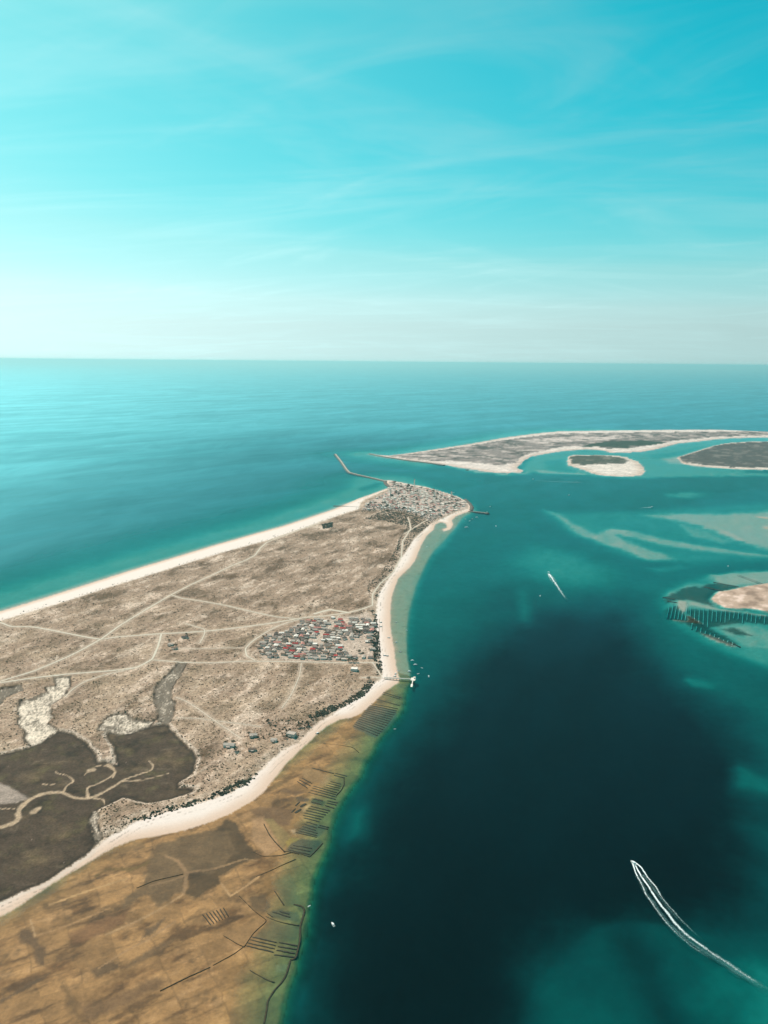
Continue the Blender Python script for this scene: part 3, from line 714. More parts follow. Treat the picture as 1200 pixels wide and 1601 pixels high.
# ------------------------------------------------------------------ materials
class NT:
    def __init__(self, name):
        self.m = bpy.data.materials.new(name)
        self.m.use_nodes = True
        self.t = self.m.node_tree
        self.t.nodes.clear()
        self.out = self.n('ShaderNodeOutputMaterial')

    def n(self, t, **kw):
        k = self.t.nodes.new(t)
        for a, v in kw.items():
            setattr(k, a, v)
        return k

    def l(self, a, b):
        self.t.links.new(a, b)

    def put(self, sock, v):
        if isinstance(v, bpy.types.NodeSocket):
            self.l(v, sock)
        elif v is not None:
            sock.default_value = v

    def math(self, op, a, b=None, clamp=False):
        k = self.n('ShaderNodeMath', operation=op, use_clamp=clamp)
        self.put(k.inputs[0], a)
        self.put(k.inputs[1], b)
        return k.outputs[0]

    def rng(self, v, a, b, c, d):
        k = self.n('ShaderNodeMapRange')
        for i, s in enumerate((v, a, b, c, d)):
            self.put(k.inputs[i], s)
        return k.outputs[0]

    def noise(self, scale, detail=4, rough=.55, vec=None, dist=0.0):
        k = self.n('ShaderNodeTexNoise')
        k.inputs['Scale'].default_value = scale
        k.inputs['Detail'].default_value = detail
        k.inputs['Roughness'].default_value = rough
        k.inputs['Distortion'].default_value = dist
        if vec is not None:
            self.l(vec, k.inputs['Vector'])
        return k.outputs['Fac']

    def pos(self, scale=None, rot=0.0):
        g = self.n('ShaderNodeNewGeometry')
        if scale is None:
            return g.outputs['Position']
        mp = self.n('ShaderNodeMapping', vector_type='TEXTURE')
        mp.inputs['Scale'].default_value = (1 / scale[0], 1 / scale[1], 1)
        mp.inputs['Rotation'].default_value = (0, 0, rot)
        self.l(g.outputs['Position'], mp.inputs[0])
        return mp.outputs[0]

    def attr(self, name):
        return self.n('ShaderNodeAttribute', attribute_name=name)

    def scale(self, col, f):
        k = self.n('ShaderNodeVectorMath', operation='SCALE')
        self.put(k.inputs[0], col)
        self.put(k.inputs['Scale'], f)
        return k.outputs[0]

    def mix(self, f, a, b):
        k = self.n('ShaderNodeMix', data_type='RGBA')
        self.put(k.inputs['Factor'], f)
        self.put(k.inputs[6], a)
        self.put(k.inputs[7], b)
        return k.outputs[2]

    def bsdf(self, col, rough=.9, spec=.2, bump=None, bstr=.5, bdist=1.0, metal=0.0):
        p = self.n('ShaderNodeBsdfPrincipled')
        self.put(p.inputs['Base Color'], col)
        self.put(p.inputs['Roughness'], rough)
        self.put(p.inputs['Metallic'], metal)
        p.inputs['Specular IOR Level'].default_value = spec
        if bump is not None:
            b = self.n('ShaderNodeBump')
            b.inputs['Strength'].default_value = bstr
            b.inputs['Distance'].default_value = bdist
            self.l(bump, b.inputs['Height'])
            self.l(b.outputs[0], p.inputs['Normal'])
        return p.outputs[0]

    def done(self, sh):
        self.l(sh, self.out.inputs['Surface'])
        return self.m


def ground_mat(name, fscale, lo, hi, rough=.95, spec=.1, bump=1.0, second=None, coarse=None):
    t = NT(name)
    nz = t.noise(fscale, 5, .65, t.pos())
    f = t.rng(nz, .30, .70, lo, hi)
    if coarse:
        f = t.math('MULTIPLY', f, t.rng(t.noise(coarse[0], 6, .7, t.pos()), .32, .68, coarse[1], coarse[2]))
    c = t.scale(t.attr('tint').outputs['Color'], f)
    if second:
        n2 = t.noise(second[0], 3, .6, t.pos())
        w = t.rng(n2, second[1], second[2], 0, second[3])
        c = t.mix(w, c, second[4])
    h = t.noise(fscale * .7, 4, .6, t.pos())
    return t.done(t.bsdf(c, rough, spec, h, .6, bump))


def plain(name, col, var=.15, scale=.6, rough=.85, spec=.08, metal=0.0):
    t = NT(name)
    nz = t.noise(scale, 4, .6, t.pos())
    c = t.scale((*col,), t.rng(nz, .3, .7, 1 - var, 1 + var))
    return t.done(t.bsdf(c, rough, spec, nz, .25, .05, metal))


M = {}
M['seabed'] = ground_mat('seabed_sand', .05, .9, 1.1, 1, 0, .3)
M['flat'] = ground_mat('wet_tidal_mud', .22, .84, 1.16, .75, .2, .25, None, (.03, .66, 1.34))
M['bank'] = ground_mat('sandbank_sand', .12, .9, 1.1, .9, .1, .3)
M['beach'] = ground_mat('beach_sand', .25, .95, 1.04, .95, .1, .25)
M['dune'] = ground_mat('dune_scrub_soil', .30, .62, 1.36, 1, .05, 1.4, (.42, .54, .64, .65, (.10, .078, .052, 1)), (.11, .66, 1.36))
M['marsh'] = ground_mat('salt_marsh_soil', .30, .70, 1.30, .9, .1, .5, None, (.05, .75, 1.3))
M['far'] = ground_mat('far_island_soil', .05, .70, 1.30, 1, .05, 2.0, None, (.012, .75, 1.25))
M['track'] = plain('trodden_sand', (.62, .52, .42), .10, .3, .95, .1)
M['white_wall'] = plain('whitewashed_wall', (.80, .65, .56), .08)
M['cream_wall'] = plain('cream_wall', (.62, .49, .40), .1)
M['pink_wall'] = plain('pinkish_wall', (.55, .42, .37), .1)
M['roof_grey'] = plain('grey_fibre_roof', (.25, .185, .158), .25, .5)
M['roof_dark'] = plain('dark_grey_roof', (.105, .08, .07), .25, .5)
M['roof_pale'] = plain('pale_concrete_roof', (.50, .395, .335), .15, .5)
M['roof_white'] = plain('white_roof', (.88, .745, .66), .08, .5)
M['roof_red'] = plain('red_tile_roof', (.42, .06, .055), .25, .7)
M['roof_pink'] = plain('faded_terracotta_roof', (.54, .23, .19), .2, .7)
M['roof_brown'] = plain('brown_tile_roof', (.21, .135, .10), .25, .7)
M['concrete'] = plain('pale_concrete', (.78, .67, .59), .1, .3)
M['dark_concrete'] = plain('weathered_concrete', (.34, .30, .26), .2, .3)
M['rock'] = plain('breakwater_rock', (.135, .118, .10), .5, .35, .95)
M['rock_pale'] = plain('pale_breakwater_cap', (.40, .36, .31), .25, .2, .95)
M['hull_white'] = plain('white_gelcoat', (.80, .80, .79), .03, 1, .35, .5)
M['hull_blue'] = plain('blue_boat_paint', (.10, .20, .30), .1, 1, .4, .5)
M['hull_dark'] = plain('dark_boat_paint', (.06, .06, .065), .1, 1, .5, .5)
M['deck'] = plain('boat_deck', (.50, .47, .42), .1, 1, .6, .3)
M['glass'] = plain('tinted_windscreen', (.03, .04, .05), .1, 1, .15, .6)
M['motor'] = plain('black_outboard', (.03, .03, .032), .1, 1, .4, .4)
M['wood'] = plain('weathered_timber', (.14, .11, .085), .3, .8, .9)
M['oyster'] = plain('oyster_bags', (.052, .046, .034), .5, .5, .8)
M['shell'] = plain('pale_shell_bed', (.38, .335, .29), .45, .3)
M['dyke'] = plain('weedy_stone_dyke', (.062, .046, .028), .45, .4, .9)
M['trunk'] = plain('tree_bark', (.12, .085, .06), .3, 2, .9)
M['leaf'] = plain('pine_foliage', (.045, .062, .038), .45, .5, .85)
M['scrub'] = plain('dry_dune_shrub', (.115, .085, .055), .45, .06, .95, .05)
M['thicket'] = plain('dark_evergreen_shrub', (.055, .06, .042), .45, .08, .95, .05)
M['red'] = plain('red_lantern_paint', (.45, .06, .05), .1, 1, .4, .4)
M['buoy'] = plain('white_buoy_plastic', (.8, .78, .74), .05, 1, .4, .4)


def foam_mat():
    t = NT('wake_foam')
    f = t.attr('foam').outputs['Fac']
    nz = t.noise(.5, 6, .85, t.pos())
    a = t.math('MULTIPLY', t.rng(t.math('ADD', nz, t.math('MULTIPLY', f, .34)), .58, .84, 0, 1), f, True)
    d = t.n('ShaderNodeBsdfDiffuse')
    t.l(t.mix(t.rng(f, .3, .75, 0, 1), (.22, .52, .50, 1), (.86, .90, .90, 1)), d.inputs['Color'])
    tr = t.n('ShaderNodeBsdfTransparent')
    mx = t.n('ShaderNodeMixShader')
    t.l(a, mx.inputs[0])
    t.l(tr.outputs[0], mx.inputs[1])
    t.l(d.outputs[0], mx.inputs[2])
    return t.done(mx.outputs[0])


M['foam'] = foam_mat()


_a, _b = P((0, 771), (400, 708))
DRIFT = math.atan2(_b[1] - _a[1], _b[0] - _a[0])     # the set of the current along the coast
print('drift', math.degrees(DRIFT))


def water_mat():
    t = NT('sea_water')
    nz = t.noise(.012, 5, .6, t.pos())
    d = t.math('MULTIPLY', t.attr('depth').outputs['Fac'], t.rng(nz, .3, .7, .93, 1.07))
    sea = t.attr('sea').outputs['Fac']
    T = [t.math('EXPONENT', t.math('MULTIPLY', d, -k)) for k in WATER_K]
    cb = t.n('ShaderNodeCombineColor')
    for i in range(3):
        t.l(T[i], cb.inputs[i])
    tr = t.n('ShaderNodeBsdfTransparent')
    t.l(cb.outputs[0], tr.inputs[0])
    # suspended sediment makes long drifting streaks in the open sea
    st = t.noise(1.0, 6, .62, t.pos((.00042, .0021, 1), DRIFT), .8)
    streak = t.math('MULTIPLY', t.rng(st, .47, .62, 0, 1), sea)
    body = t.mix(sea, (.0002, .0015, .0022, 1), (.0005, .130, .160, 1))
    body = t.mix(t.math('MULTIPLY', streak, .30), body, (.006, .20, .225, 1))
    body = t.scale(body, t.math('SUBTRACT', 1.0, T[1]))
    df = t.n('ShaderNodeBsdfDiffuse')
    t.l(body, df.inputs[0])
    ad = t.n('ShaderNodeAddShader')
    t.l(tr.outputs[0], ad.inputs[0])
    t.l(df.outputs[0], ad.inputs[1])
    fr = t.n('ShaderNodeFresnel')
    fr.inputs['IOR'].default_value = 1.33
    # wind-ruffled water and smoother slicks
    sl = t.noise(1.0, 5, .6, t.pos((.0005, .0022, 1), DRIFT - .25), .5)
    gust = t.noise(1.0, 7, .68, t.pos((.0013, .0034, 1), DRIFT + .35), 1.1)
    fac = t.math('MULTIPLY', t.math('MULTIPLY', fr.outputs[0], t.rng(sl, .38, .62, .35, .55)), t.rng(gust, .36, .62, .84, 1.10))
    gl = t.n('ShaderNodeBsdfGlossy')
    gl.inputs['Color'].default_value = (.29, .85, .96, 1)
    # sheltered lagoon water is smoother than the open sea
    t.put(gl.inputs['Roughness'], t.math('ADD', .16, t.math('MULTIPLY', sea, t.rng(sl, .35, .65, .42, .32))))
    b = t.n('ShaderNodeBump')
    b.inputs['Strength'].default_value = .35
    b.inputs['Distance'].default_value = .6
    t.l(t.noise(.09, 4, .6, t.pos((1, 2.0, 1), .5)), b.inputs['Height'])
    t.l(b.outputs[0], gl.inputs['Normal'])
    mx = t.n('ShaderNodeMixShader')
    t.l(fac, mx.inputs[0])
    t.l(ad.outputs[0], mx.inputs[1])
    t.l(gl.outputs[0], mx.inputs[2])
    return t.done(mx.outputs[0])


WATER_K = (.50, .082, .074)
M['water'] = water_mat()


# ------------------------------------------------------------------ mesh helpers
def fast_mesh(name, v, f, smooth_=False):
    """v (n,3), f (m,k) with k = 3 or 4"""
    v, f = np.asarray(v, np.float32), np.asarray(f, np.int32)
    me = bpy.data.meshes.new(name)
    me.vertices.add(len(v))
    me.vertices.foreach_set('co', v.ravel())
    k = f.shape[1]
    me.loops.add(f.size)
    me.loops.foreach_set('vertex_index', f.ravel())
    me.polygons.add(len(f))
    me.polygons.foreach_set('loop_start', np.arange(0, f.size, k, dtype=np.int32))
    if smooth_:
        me.polygons.foreach_set('use_smooth', np.ones(len(f), bool))
    me.update(calc_edges=True)
    return me


def obj(name, me, mat=None, parent=None, kind=None):
    o = bpy.data.objects.new(name, me)
    COL.objects.link(o)
    if mat is not None and me is not None and not me.materials:
        me.materials.append(M[mat] if isinstance(mat, str) else mat)
    if parent is not None:
        o.parent = parent
    if kind:
        o['kind'] = kind
    return o


def tag(o, label, cat, group=None):
    o['label'], o['category'] = label, cat
    if group:
        o['group'] = group
    return o


def thing(name, loc, rz, label, cat, group=None, scale=1.0):
    o = bpy.data.objects.new(name, None)
    o.empty_display_size = 1
    COL.objects.link(o)
    o.location, o.rotation_euler = loc, (0, 0, rz)
    o.scale = (scale,) * 3 if isinstance(scale, (int, float)) else scale
    return tag(o, label, cat, group)


class MB:
    def __init__(self):
        self.v, self.f = [], []

    def add(self, vs_, fs):
        b = len(self.v)
        self.v += [tuple(map(float, p)) for p in vs_]
        self.f += [tuple(b + i for i in q) for q in fs]
        return self

    def box(self, x0, x1, y0, y1, z0, z1):
        return self.add([(x0, y0, z0), (x1, y0, z0), (x1, y1, z0), (x0, y1, z0), (x0, y0, z1), (x1, y0, z1), (x1, y1, z1), (x0, y1, z1)],
                        [(0, 3, 2, 1), (4, 5, 6, 7), (0, 1, 5, 4), (1, 2, 6, 5), (2, 3, 7, 6), (3, 0, 4, 7)])

    def prism(self, pts, z0, z1):
        n = len(pts)
        return self.add([(x, y, z0) for x, y in pts] + [(x, y, z1) for x, y in pts],
                        [tuple(range(n - 1, -1, -1)), tuple(range(n, 2 * n))] + [(i, (i + 1) % n, n + (i + 1) % n, n + i) for i in range(n)])

    def lathe(self, prof, n=14, cx=0, cy=0):
        vs_, fs = [], []
        for r, z in prof:
            vs_ += [(cx + r * math.cos(2 * math.pi * i / n), cy + r * math.sin(2 * math.pi * i / n), z) for i in range(n)]
        for k in range(len(prof) - 1):
            for i in range(n):
                j = (i + 1) % n
                fs.append((k * n + i, k * n + j, (k + 1) * n + j, (k + 1) * n + i))
        fs.append(tuple(range(n - 1, -1, -1)))
        fs.append(tuple((len(prof) - 1) * n + i for i in range(n)))
        return self.add(vs_, fs)

    def mesh(self, name):
        me = bpy.data.meshes.new(name)
        me.from_pydata(self.v, [], self.f)
        me.update()
        return me


# ------------------------------------------------------------------ land and seabed: one surveyed sheet, split by cover
def radial(deps):
    return H / np.tan(np.radians(deps))


deps = np.concatenate([np.arange(54, 4.3, -.069)])
azs = np.radians(np.arange(-41, 41.01, .078))
if len(deps) % 2 == 0:
    deps = deps[:-1]
if len(azs) % 2 == 0:
    azs = azs[:-1]
rr, aa = np.meshgrid(radial(deps), azs, indexing='ij')
gx, gy = (rr * np.sin(aa)).ravel(), (rr * np.cos(aa)).ravel()
ez, ecol, ecls, egrow, _, _ = survey(gx, gy)
nr, nc = rr.shape
idx = np.arange(nr * nc).reshape(nr, nc)
zg = ez.reshape(nr, nc)
ZG = zg
deep = np.ones(((nr - 1) // 2, (nc - 1) // 2), bool)
for i in range(3):
    for j in range(3):
        deep &= zg[i:nr - 2 + i:2, j:nc - 2 + j:2] < -2.6
A = idx[0:-2:2, 0:-2:2][deep]
big = np.stack([A, A + 2, A + 2 * nc + 2, A + 2 * nc], 1)
B = idx[0:-2:2, 0:-2:2][~deep]
small = []
for i in (0, 1):
    for j in (0, 1):
        q = B + i * nc + j
        small.append(np.stack([q, q + 1, q + nc + 1, q + nc], 1))
faces = np.concatenate([big] + small)
fcls = np.concatenate([np.zeros(len(big), np.int8)] + [np.max(ecls[s], 1) for s in small])
verts = np.stack([gx, gy, ez], 1)
NAMES = ['seabed', 'tidal_flat', 'sandbank', 'beach', 'dune_land', 'salt_marsh', 'far_island', 'sandy_islet', 'marsh_islet']
LMAT = ['seabed', 'flat', 'bank', 'beach', 'dune', 'marsh', 'far', 'far', 'far']
TONE = [np.array(t_) for t_ in ((1, 1, 1), (.84, .63, .47), (.95, .82, .80), (1.1, 1.0, 1.08), (1.08, .96, .985), (.62, .55, .54), (1, .9, .95), (1, .92, .95), (1, .92, .95))]
for k, nm in enumerate(NAMES):
    fk = faces[fcls == k]
    if not len(fk):
        continue
    u, inv = np.unique(fk, return_inverse=True)
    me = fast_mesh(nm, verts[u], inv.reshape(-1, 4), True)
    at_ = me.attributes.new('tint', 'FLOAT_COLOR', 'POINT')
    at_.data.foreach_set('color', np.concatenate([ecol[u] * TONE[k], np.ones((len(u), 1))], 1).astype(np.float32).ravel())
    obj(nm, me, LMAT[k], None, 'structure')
# the deep floor of the open sea below everything
n = 64
th = np.arange(n) * 2 * np.pi / n
me = fast_mesh('deep_sea_floor', np.stack([np.cos(th) * 2.0e5, np.sin(th) * 2.0e5, np.full(n, -45.0)], 1)[[0] + list(range(n))], [[0, i, i + 1] for i in range(1, n)] + [[0, n, 1]])
at_ = me.attributes.new('tint', 'FLOAT_COLOR', 'POINT')
at_.data.foreach_set('color', np.tile(np.array([.2, .2, .17, 1], np.float32), n + 1))
obj('deep_sea_floor', me, 'seabed', None, 'structure')

# ------------------------------------------------------------------ water: one sheet from under the camera to the horizon
wd = np.concatenate([[89.5, 84, 76, 68, 60], np.arange(54, 4.3, -.12), np.geomspace(4.2, .2005, 42)])
wa = np.radians(np.concatenate([np.arange(-180, -41, 3.0), np.arange(-41, 41, .14), np.arange(41, 180, 3.0)]))
rr, aa = np.meshgrid(radial(wd), wa, indexing='ij')
wx, wy = (rr * np.sin(aa)).ravel(), (rr * np.cos(aa)).ravel()
we, _, _, _, wt, wlag = survey(wx, wy)
outer = (rr.ravel() > 9000)
we = np.where(outer, np.minimum(we, -14), we)
wt = np.maximum(wt, smooth(4500, 9000, rr.ravel()) * (wlag < .05))
nr, nc = rr.shape
idx = np.arange(nr * nc).reshape(nr, nc)
A = idx[:-1, :]
f = np.stack([A, np.roll(A, -1, 1), np.roll(idx, -1, 1)[1:], idx[1:]], -1).reshape(-1, 4)
hub = len(wx)
wv = np.stack([np.append(wx, 0), np.append(wy, 0), np.zeros(hub + 1)], 1)
keep = ~(we[f] > .9).all(1)           # no water sheet under the middle of the islands
me = fast_mesh('water', wv, f[keep])
at_ = me.attributes.new('depth', 'FLOAT', 'POINT')
at_.data.foreach_set('value', np.append(np.clip(-we, 0, 60), 10).astype(np.float32))
at_ = me.attributes.new('sea', 'FLOAT', 'POINT')
at_.data.foreach_set('value', np.append(wt, 0).astype(np.float32))
obj('water', me, 'water', None, 'structure')

# ------------------------------------------------------------------ sea haze
hz = NT('sea_haze')
pv = hz.n('ShaderNodeVolumePrincipled')
pv.inputs['Color'].default_value = (.54, .97, 1.0, 1)
pv.inputs['Density'].default_value = 2.3e-5
pv.inputs['Anisotropy'].default_value = .4
hz.l(pv.outputs[0], hz.out.inputs['Volume'])
obj('haze', MB().box(-2.1e5, 2.1e5, -2.1e5, 2.1e5, -60, 740).mesh('haze'), hz.m, None, 'stuff')


# ------------------------------------------------------------------ ground heights under things
def zat(x, y):
    """height of the built land sheet below world points"""
    x, y = np.atleast_1d(np.asarray(x, float)), np.atleast_1d(np.asarray(y, float))
    fi = np.clip((deps[0] - np.degrees(np.arctan2(H, np.hypot(x, y)))) / (deps[0] - deps[1]), 0, len(deps) - 1.001)
    fj = np.clip((np.arctan2(x, y) - azs[0]) / (azs[1] - azs[0]), 0, len(azs) - 1.001)
    i, j = fi.astype(int), fj.astype(int)
    u, v = fi - i, fj - j
    return (ZG[i, j] * (1 - u) + ZG[i + 1, j] * u) * (1 - v) + (ZG[i, j + 1] * (1 - u) + ZG[i + 1, j + 1] * u) * v


def mpp(px, py):
    """metres covered by one photo pixel, across the view"""
    g = P((px, py))[0]
    return math.sqrt(g[0] ** 2 + g[1] ** 2 + H * H) / FOC


ORD = ['first', 'second', 'third', 'fourth', 'fifth', 'sixth', 'seventh', 'eighth', 'ninth', 'tenth', 'eleventh', 'twelfth', 'thirteenth', 'fourteenth', 'fifteenth',
       'sixteenth', 'seventeenth', 'eighteenth', 'nineteenth', 'twentieth', 'twenty-first', 'twenty-second', 'twenty-third', 'twenty-fourth', 'twenty-fifth',
       'twenty-sixth', 'twenty-seventh', 'twenty-eighth', 'twenty-ninth', 'thirtieth'] + ['thirty-' + w for w in ('first', 'second', 'third', 'fourth', 'fifth', 'sixth', 'seventh', 'eighth', 'ninth')] + \
      ['fortieth'] + ['forty-' + w for w in ('first', 'second', 'third', 'fourth', 'fifth', 'sixth')]


def resample(line, step):
    line = np.asarray(line, float)
    sl_ = np.linalg.norm(np.diff(line, axis=0), axis=1)
    s = np.concatenate([[0], np.cumsum(sl_)])
    # round the corners a little
    m = max(2, int(s[-1] / step) + 1)
    t = np.linspace(0, s[-1], m)
    out = np.stack([np.interp(t, s, line[:, k]) for k in (0, 1)], 1)
    for _ in range(2):
        if m > 4:
            out[1:-1] = .25 * out[:-2] + .5 * out[1:-1] + .25 * out[2:]
    return out, t


def normals(c):
    d = np.gradient(c, axis=0)
    d /= np.linalg.norm(d, axis=1)[:, None] + 1e-9
    return np.stack([-d[:, 1], d[:, 0]], 1), d


# ------------------------------------------------------------------ sand tracks
for line, hw, label in TRACKS:
    c, t_ = resample(line, 7.0)
    nrm, _ = normals(c)
    jl, jr = (1 + .35 * fbm(t_ + 31 * hw, t_ * 0 + q, 22, 3, .6, 3) for q in (5.5, 77.7))
    hw_ = hw * (.50 if 'bare' not in label else 1.6)
    rows = [c + nrm * (hw_ * jl)[:, None], c + nrm * .35 * hw_, c - nrm * .35 * hw_, c - nrm * (hw_ * jr)[:, None]]
    zz = np.stack([zat(r[:, 0], r[:, 1]) for r in rows], 1) + .30
    v = np.concatenate([np.column_stack([r, zz[:, k] - (0, 0, 0, 0)[k]]) for k, r in enumerate(rows)])
    m = len(c)
    f = np.concatenate([np.stack([np.arange(m - 1) + k * m, np.arange(m - 1) + (k + 1) * m, np.arange(1, m) + (k + 1) * m, np.arange(1, m) + k * m], 1) for k in range(3)])
    o = obj('sand_track', fast_mesh('sand_track', v, f[:, ::-1], True), 'track', None, 'structure')
    o['label'] = label


# ------------------------------------------------------------------ scrub: bushes nobody could count
def bushes(name, x, y, z, r, h, mat):
    n = len(x)
    k = 5
    th0 = RNG.random(n) * 6.28
    ang = th0[:, None] + np.arange(k) * 2 * np.pi / k
    j1, j2 = .8 + .4 * RNG.random((n, k)), .55 + .35 * RNG.random((n, k))
    b = np.stack([x[:, None] + r[:, None] * j1 * np.cos(ang), y[:, None] + r[:, None] * j1 * np.sin(ang), np.repeat(z[:, None] - .3, k, 1)], -1)
    a2 = ang + .4
    mdl = np.stack([x[:, None] + r[:, None] * j2 * np.cos(a2), y[:, None] + r[:, None] * j2 * np.sin(a2), z[:, None] + h[:, None] * (.55 + .3 * RNG.random((n, k)))], -1)
    tp = np.stack([x + r * .2 * (RNG.random(n) - .5), y + r * .2 * (RNG.random(n) - .5), z + h], -1)[:, None]
    v = np.concatenate([b, mdl, tp], 1).reshape(-1, 3)
    base = (np.arange(n) * (2 * k + 1))[:, None]
    f = []
    for i in range(k):
        j = (i + 1) % k
        f += [np.concatenate([base + i, base + j, base + k + i], 1), np.concatenate([base + j, base + k + j, base + k + i], 1), np.concatenate([base + k + i, base + k + j, base + 2 * k], 1)]
    return obj(name, fast_mesh(name, v, np.concatenate(f), True), mat, None, 'stuff')


lo, hi = P((0, 1450), (700, 760)).min(0), P((0, 950), (700, 760)).max(0)
NB = 200000
bx_, by_ = [], []
dep_ = RNG.uniform(8.8, 44, NB)                    # spread evenly over the land as it thins out with distance
az_ = RNG.uniform(-33, 9, NB)
r_ = H / np.tan(np.radians(dep_))
bx, by = r_ * np.sin(np.radians(az_)), r_ * np.cos(np.radians(az_))
okp = sdf(bx, by, D, 50) > 2
bx, by = bx[okp], by[okp]
bz_, _, bc_, bg_, _, _ = survey(bx, by)
clump = fbm(bx, by, 26, 4, .6, 41)
th_w = np.zeros(len(bx))
for poly, dens in THICKETS:
    th_w = np.maximum(th_w, smooth(-2, 3, sdf(bx, by, poly, 60)) * dens)
u_ = RNG.random(len(bx))
sel = (bc_ == 4) & (u_ < np.clip(bg_ * (.55 + 1.6 * clump), 0, 1)) & (th_w < .2)
ns = int(sel.sum())
sz = .5 + 1.1 * RNG.random(ns) ** 2
farf = 1 + np.clip((by[sel] - 1200) / 2500, 0, 1) * .6
bushes('dune_scrub', bx[sel], by[sel], bz_[sel], sz * 1.25 * farf, sz * .75 * farf, 'scrub')
sel = (bc_ >= 4) & (u_ < th_w * 1.1) & (th_w >= .1) & (bg_ > .02)
# extra candidates inside the thickets
tx, ty = [], []
for poly, dens in THICKETS:
    a_ = poly.min(0)
    b_ = poly.max(0)
    nn = int(min(30000, (b_[0] - a_[0]) * (b_[1] - a_[1]) / 2.0))
    qx, qy = RNG.uniform(a_[0], b_[0], nn), RNG.uniform(a_[1], b_[1], nn)
    s_ = sdf(qx, qy, poly, 60)
    cl_ = fbm(qx, qy, 17, 3, .6, 44)
    kp = (s_ > -1) & (RNG.random(nn) < dens * np.clip(.55 + 1.6 * cl_, 0, 1))
    kp &= ~((dens < .3) & (RNG.random(nn) < .5))
    tx.append(qx[kp])
    ty.append(qy[kp])
tx, ty = np.concatenate(tx), np.concatenate(ty)
tz, _, tcl, _, _, _ = survey(tx, ty)
trk = np.full(len(tx), 99.0)
for line, hw, _ in TRACKS:
    trk = np.minimum(trk, pld(tx, ty, line, 30) - hw)
kp = ((tcl == 4) | (tcl == 3)) & (trk > 1.5)
tx, ty, tz = tx[kp][:22000], ty[kp][:22000], tz[kp][:22000]
perm_ = RNG.permutation(len(tx))
tx, ty, tz = tx[perm_], ty[perm_], tz[perm_]
sz = .7 + 1.3 * RNG.random(len(tx)) ** 1.6
bushes('shrub_thicket', tx, ty, tz, sz * 1.3, sz * 1.1, 'thicket')
print('bushes', ns, len(tx))


# ------------------------------------------------------------------ houses
def gable(w, d, h, rise, ov=.35):
    m = MB()
    a, b = w / 2 + ov, d / 2 + ov
    e = h - .02
    m.add([(-a, -b, e), (a, -b, e), (a, b, e), (-a, b, e), (-a, 0, h + rise), (a, 0, h + rise), (-a, -b, e + .18), (a, -b, e + .18), (a, b, e + .18), (-a, b, e + .18), (-a, 0, h + rise + .18), (a, 0, h + rise + .18)],
          [(0, 1, 5, 4), (3, 4, 5, 2), (6, 10, 11, 7), (9, 8, 11, 10), (0, 6, 7, 1), (2, 8, 9, 3), (0, 4, 10, 6), (4, 3, 9, 10), (1, 7, 11, 5), (5, 11, 8, 2)])
    return m


def hip(w, d, h, rise, ov=.35):
    a, b = w / 2 + ov, d / 2 + ov
    k = max(.1, a - b)
    return MB().add([(-a, -b, h), (a, -b, h), (a, b, h), (-a, b, h), (-k, 0, h + rise), (k, 0, h + rise)],
                    [(3, 2, 1, 0), (0, 1, 5, 4), (2, 3, 4, 5), (1, 2, 5), (3, 0, 4)])


def flat(w, d, h):
    a, b = w / 2, d / 2
    m = MB().box(-a + .2, a - .2, -b + .2, b - .2, h, h + .15)
    for q in ((-a, a, -b, -b + .2), (-a, a, b - .2, b), (-a, -a + .2, -b + .2, b - .2), (a - .2, a, -b + .2, b - .2)):
        m.box(*q, h, h + .5)
    return m


def wallmb(w, d, h, rise):
    a, b = w / 2, d / 2
    m = MB()
    if rise:
        m.add([(-a, -b, -.6), (a, -b, -.6), (a, b, -.6), (-a, b, -.6), (-a, -b, h), (a, -b, h), (a, b, h), (-a, b, h), (-a, 0, h + rise), (a, 0, h + rise)],
              [(0, 1, 5, 4), (2, 3, 7, 6), (1, 2, 6, 9, 5), (3, 0, 4, 8, 7), (4, 5, 6, 7)])
    else:
        m.box(-a, a, -b, b, -.6, h)
    return m


def lgable(w, d, h, rise):
    m = gable(w, d * .55, h, rise)
    m2 = gable(d * .6, w * .45, h - .25, rise * .85)
    m.add([(-y - w * .22, x - d * .22, z) for x, y, z in m2.v], m2.f)
    return m


def lwall(w, d, h, rise):
    m = wallmb(w, d * .55, h, rise)
    m2 = wallmb(d * .6, w * .45, h - .25, rise * .85)
    m.add([(-y - w * .22, x - d * .22, z) for x, y, z in m2.v], m2.f)
    return m


SHAPES = [('gabled', lambda: (wallmb(10, 7, 2.9, 1.6), gable(10, 7, 2.9, 1.6))),
          ('long gabled', lambda: (wallmb(14, 7, 3.0, 1.7), gable(14, 7, 3.0, 1.7))),
          ('L-shaped', lambda: (lwall(11, 10, 3.0, 1.5), lgable(11, 10, 3.0, 1.5))),
          ('hip-roofed', lambda: (wallmb(9.5, 8, 3.1, 0), hip(9.5, 8, 3.1, 1.9))),
          ('flat-roofed', lambda: (wallmb(9, 8, 3.4, 0), flat(9, 8, 3.4))),
          ('large flat-roofed', lambda: (wallmb(14, 10, 4.6, 0), flat(14, 10, 4.6)))]
ROOFW = {'roof_grey': 'grey', 'roof_dark': 'dark grey', 'roof_pale': 'pale', 'roof_white': 'white', 'roof_red': 'red', 'roof_pink': 'faded terracotta', 'roof_brown': 'brown'}
MESHES = {}


def house_mesh(si, part, mat):
    key = (si, part, mat)
    if key not in MESHES:
        wm, rm = SHAPES[si][1]()
        me = (wm if part == 'wall' else rm).mesh(part)
        me.materials.append(M[mat])
        MESHES[key] = me
    return MESHES[key]


def small_mesh(key, mb, mat):
    if key not in MESHES:
        me = mb().mesh(key)
        me.materials.append(M[mat])
        MESHES[key] = me
    return MESHES[key]


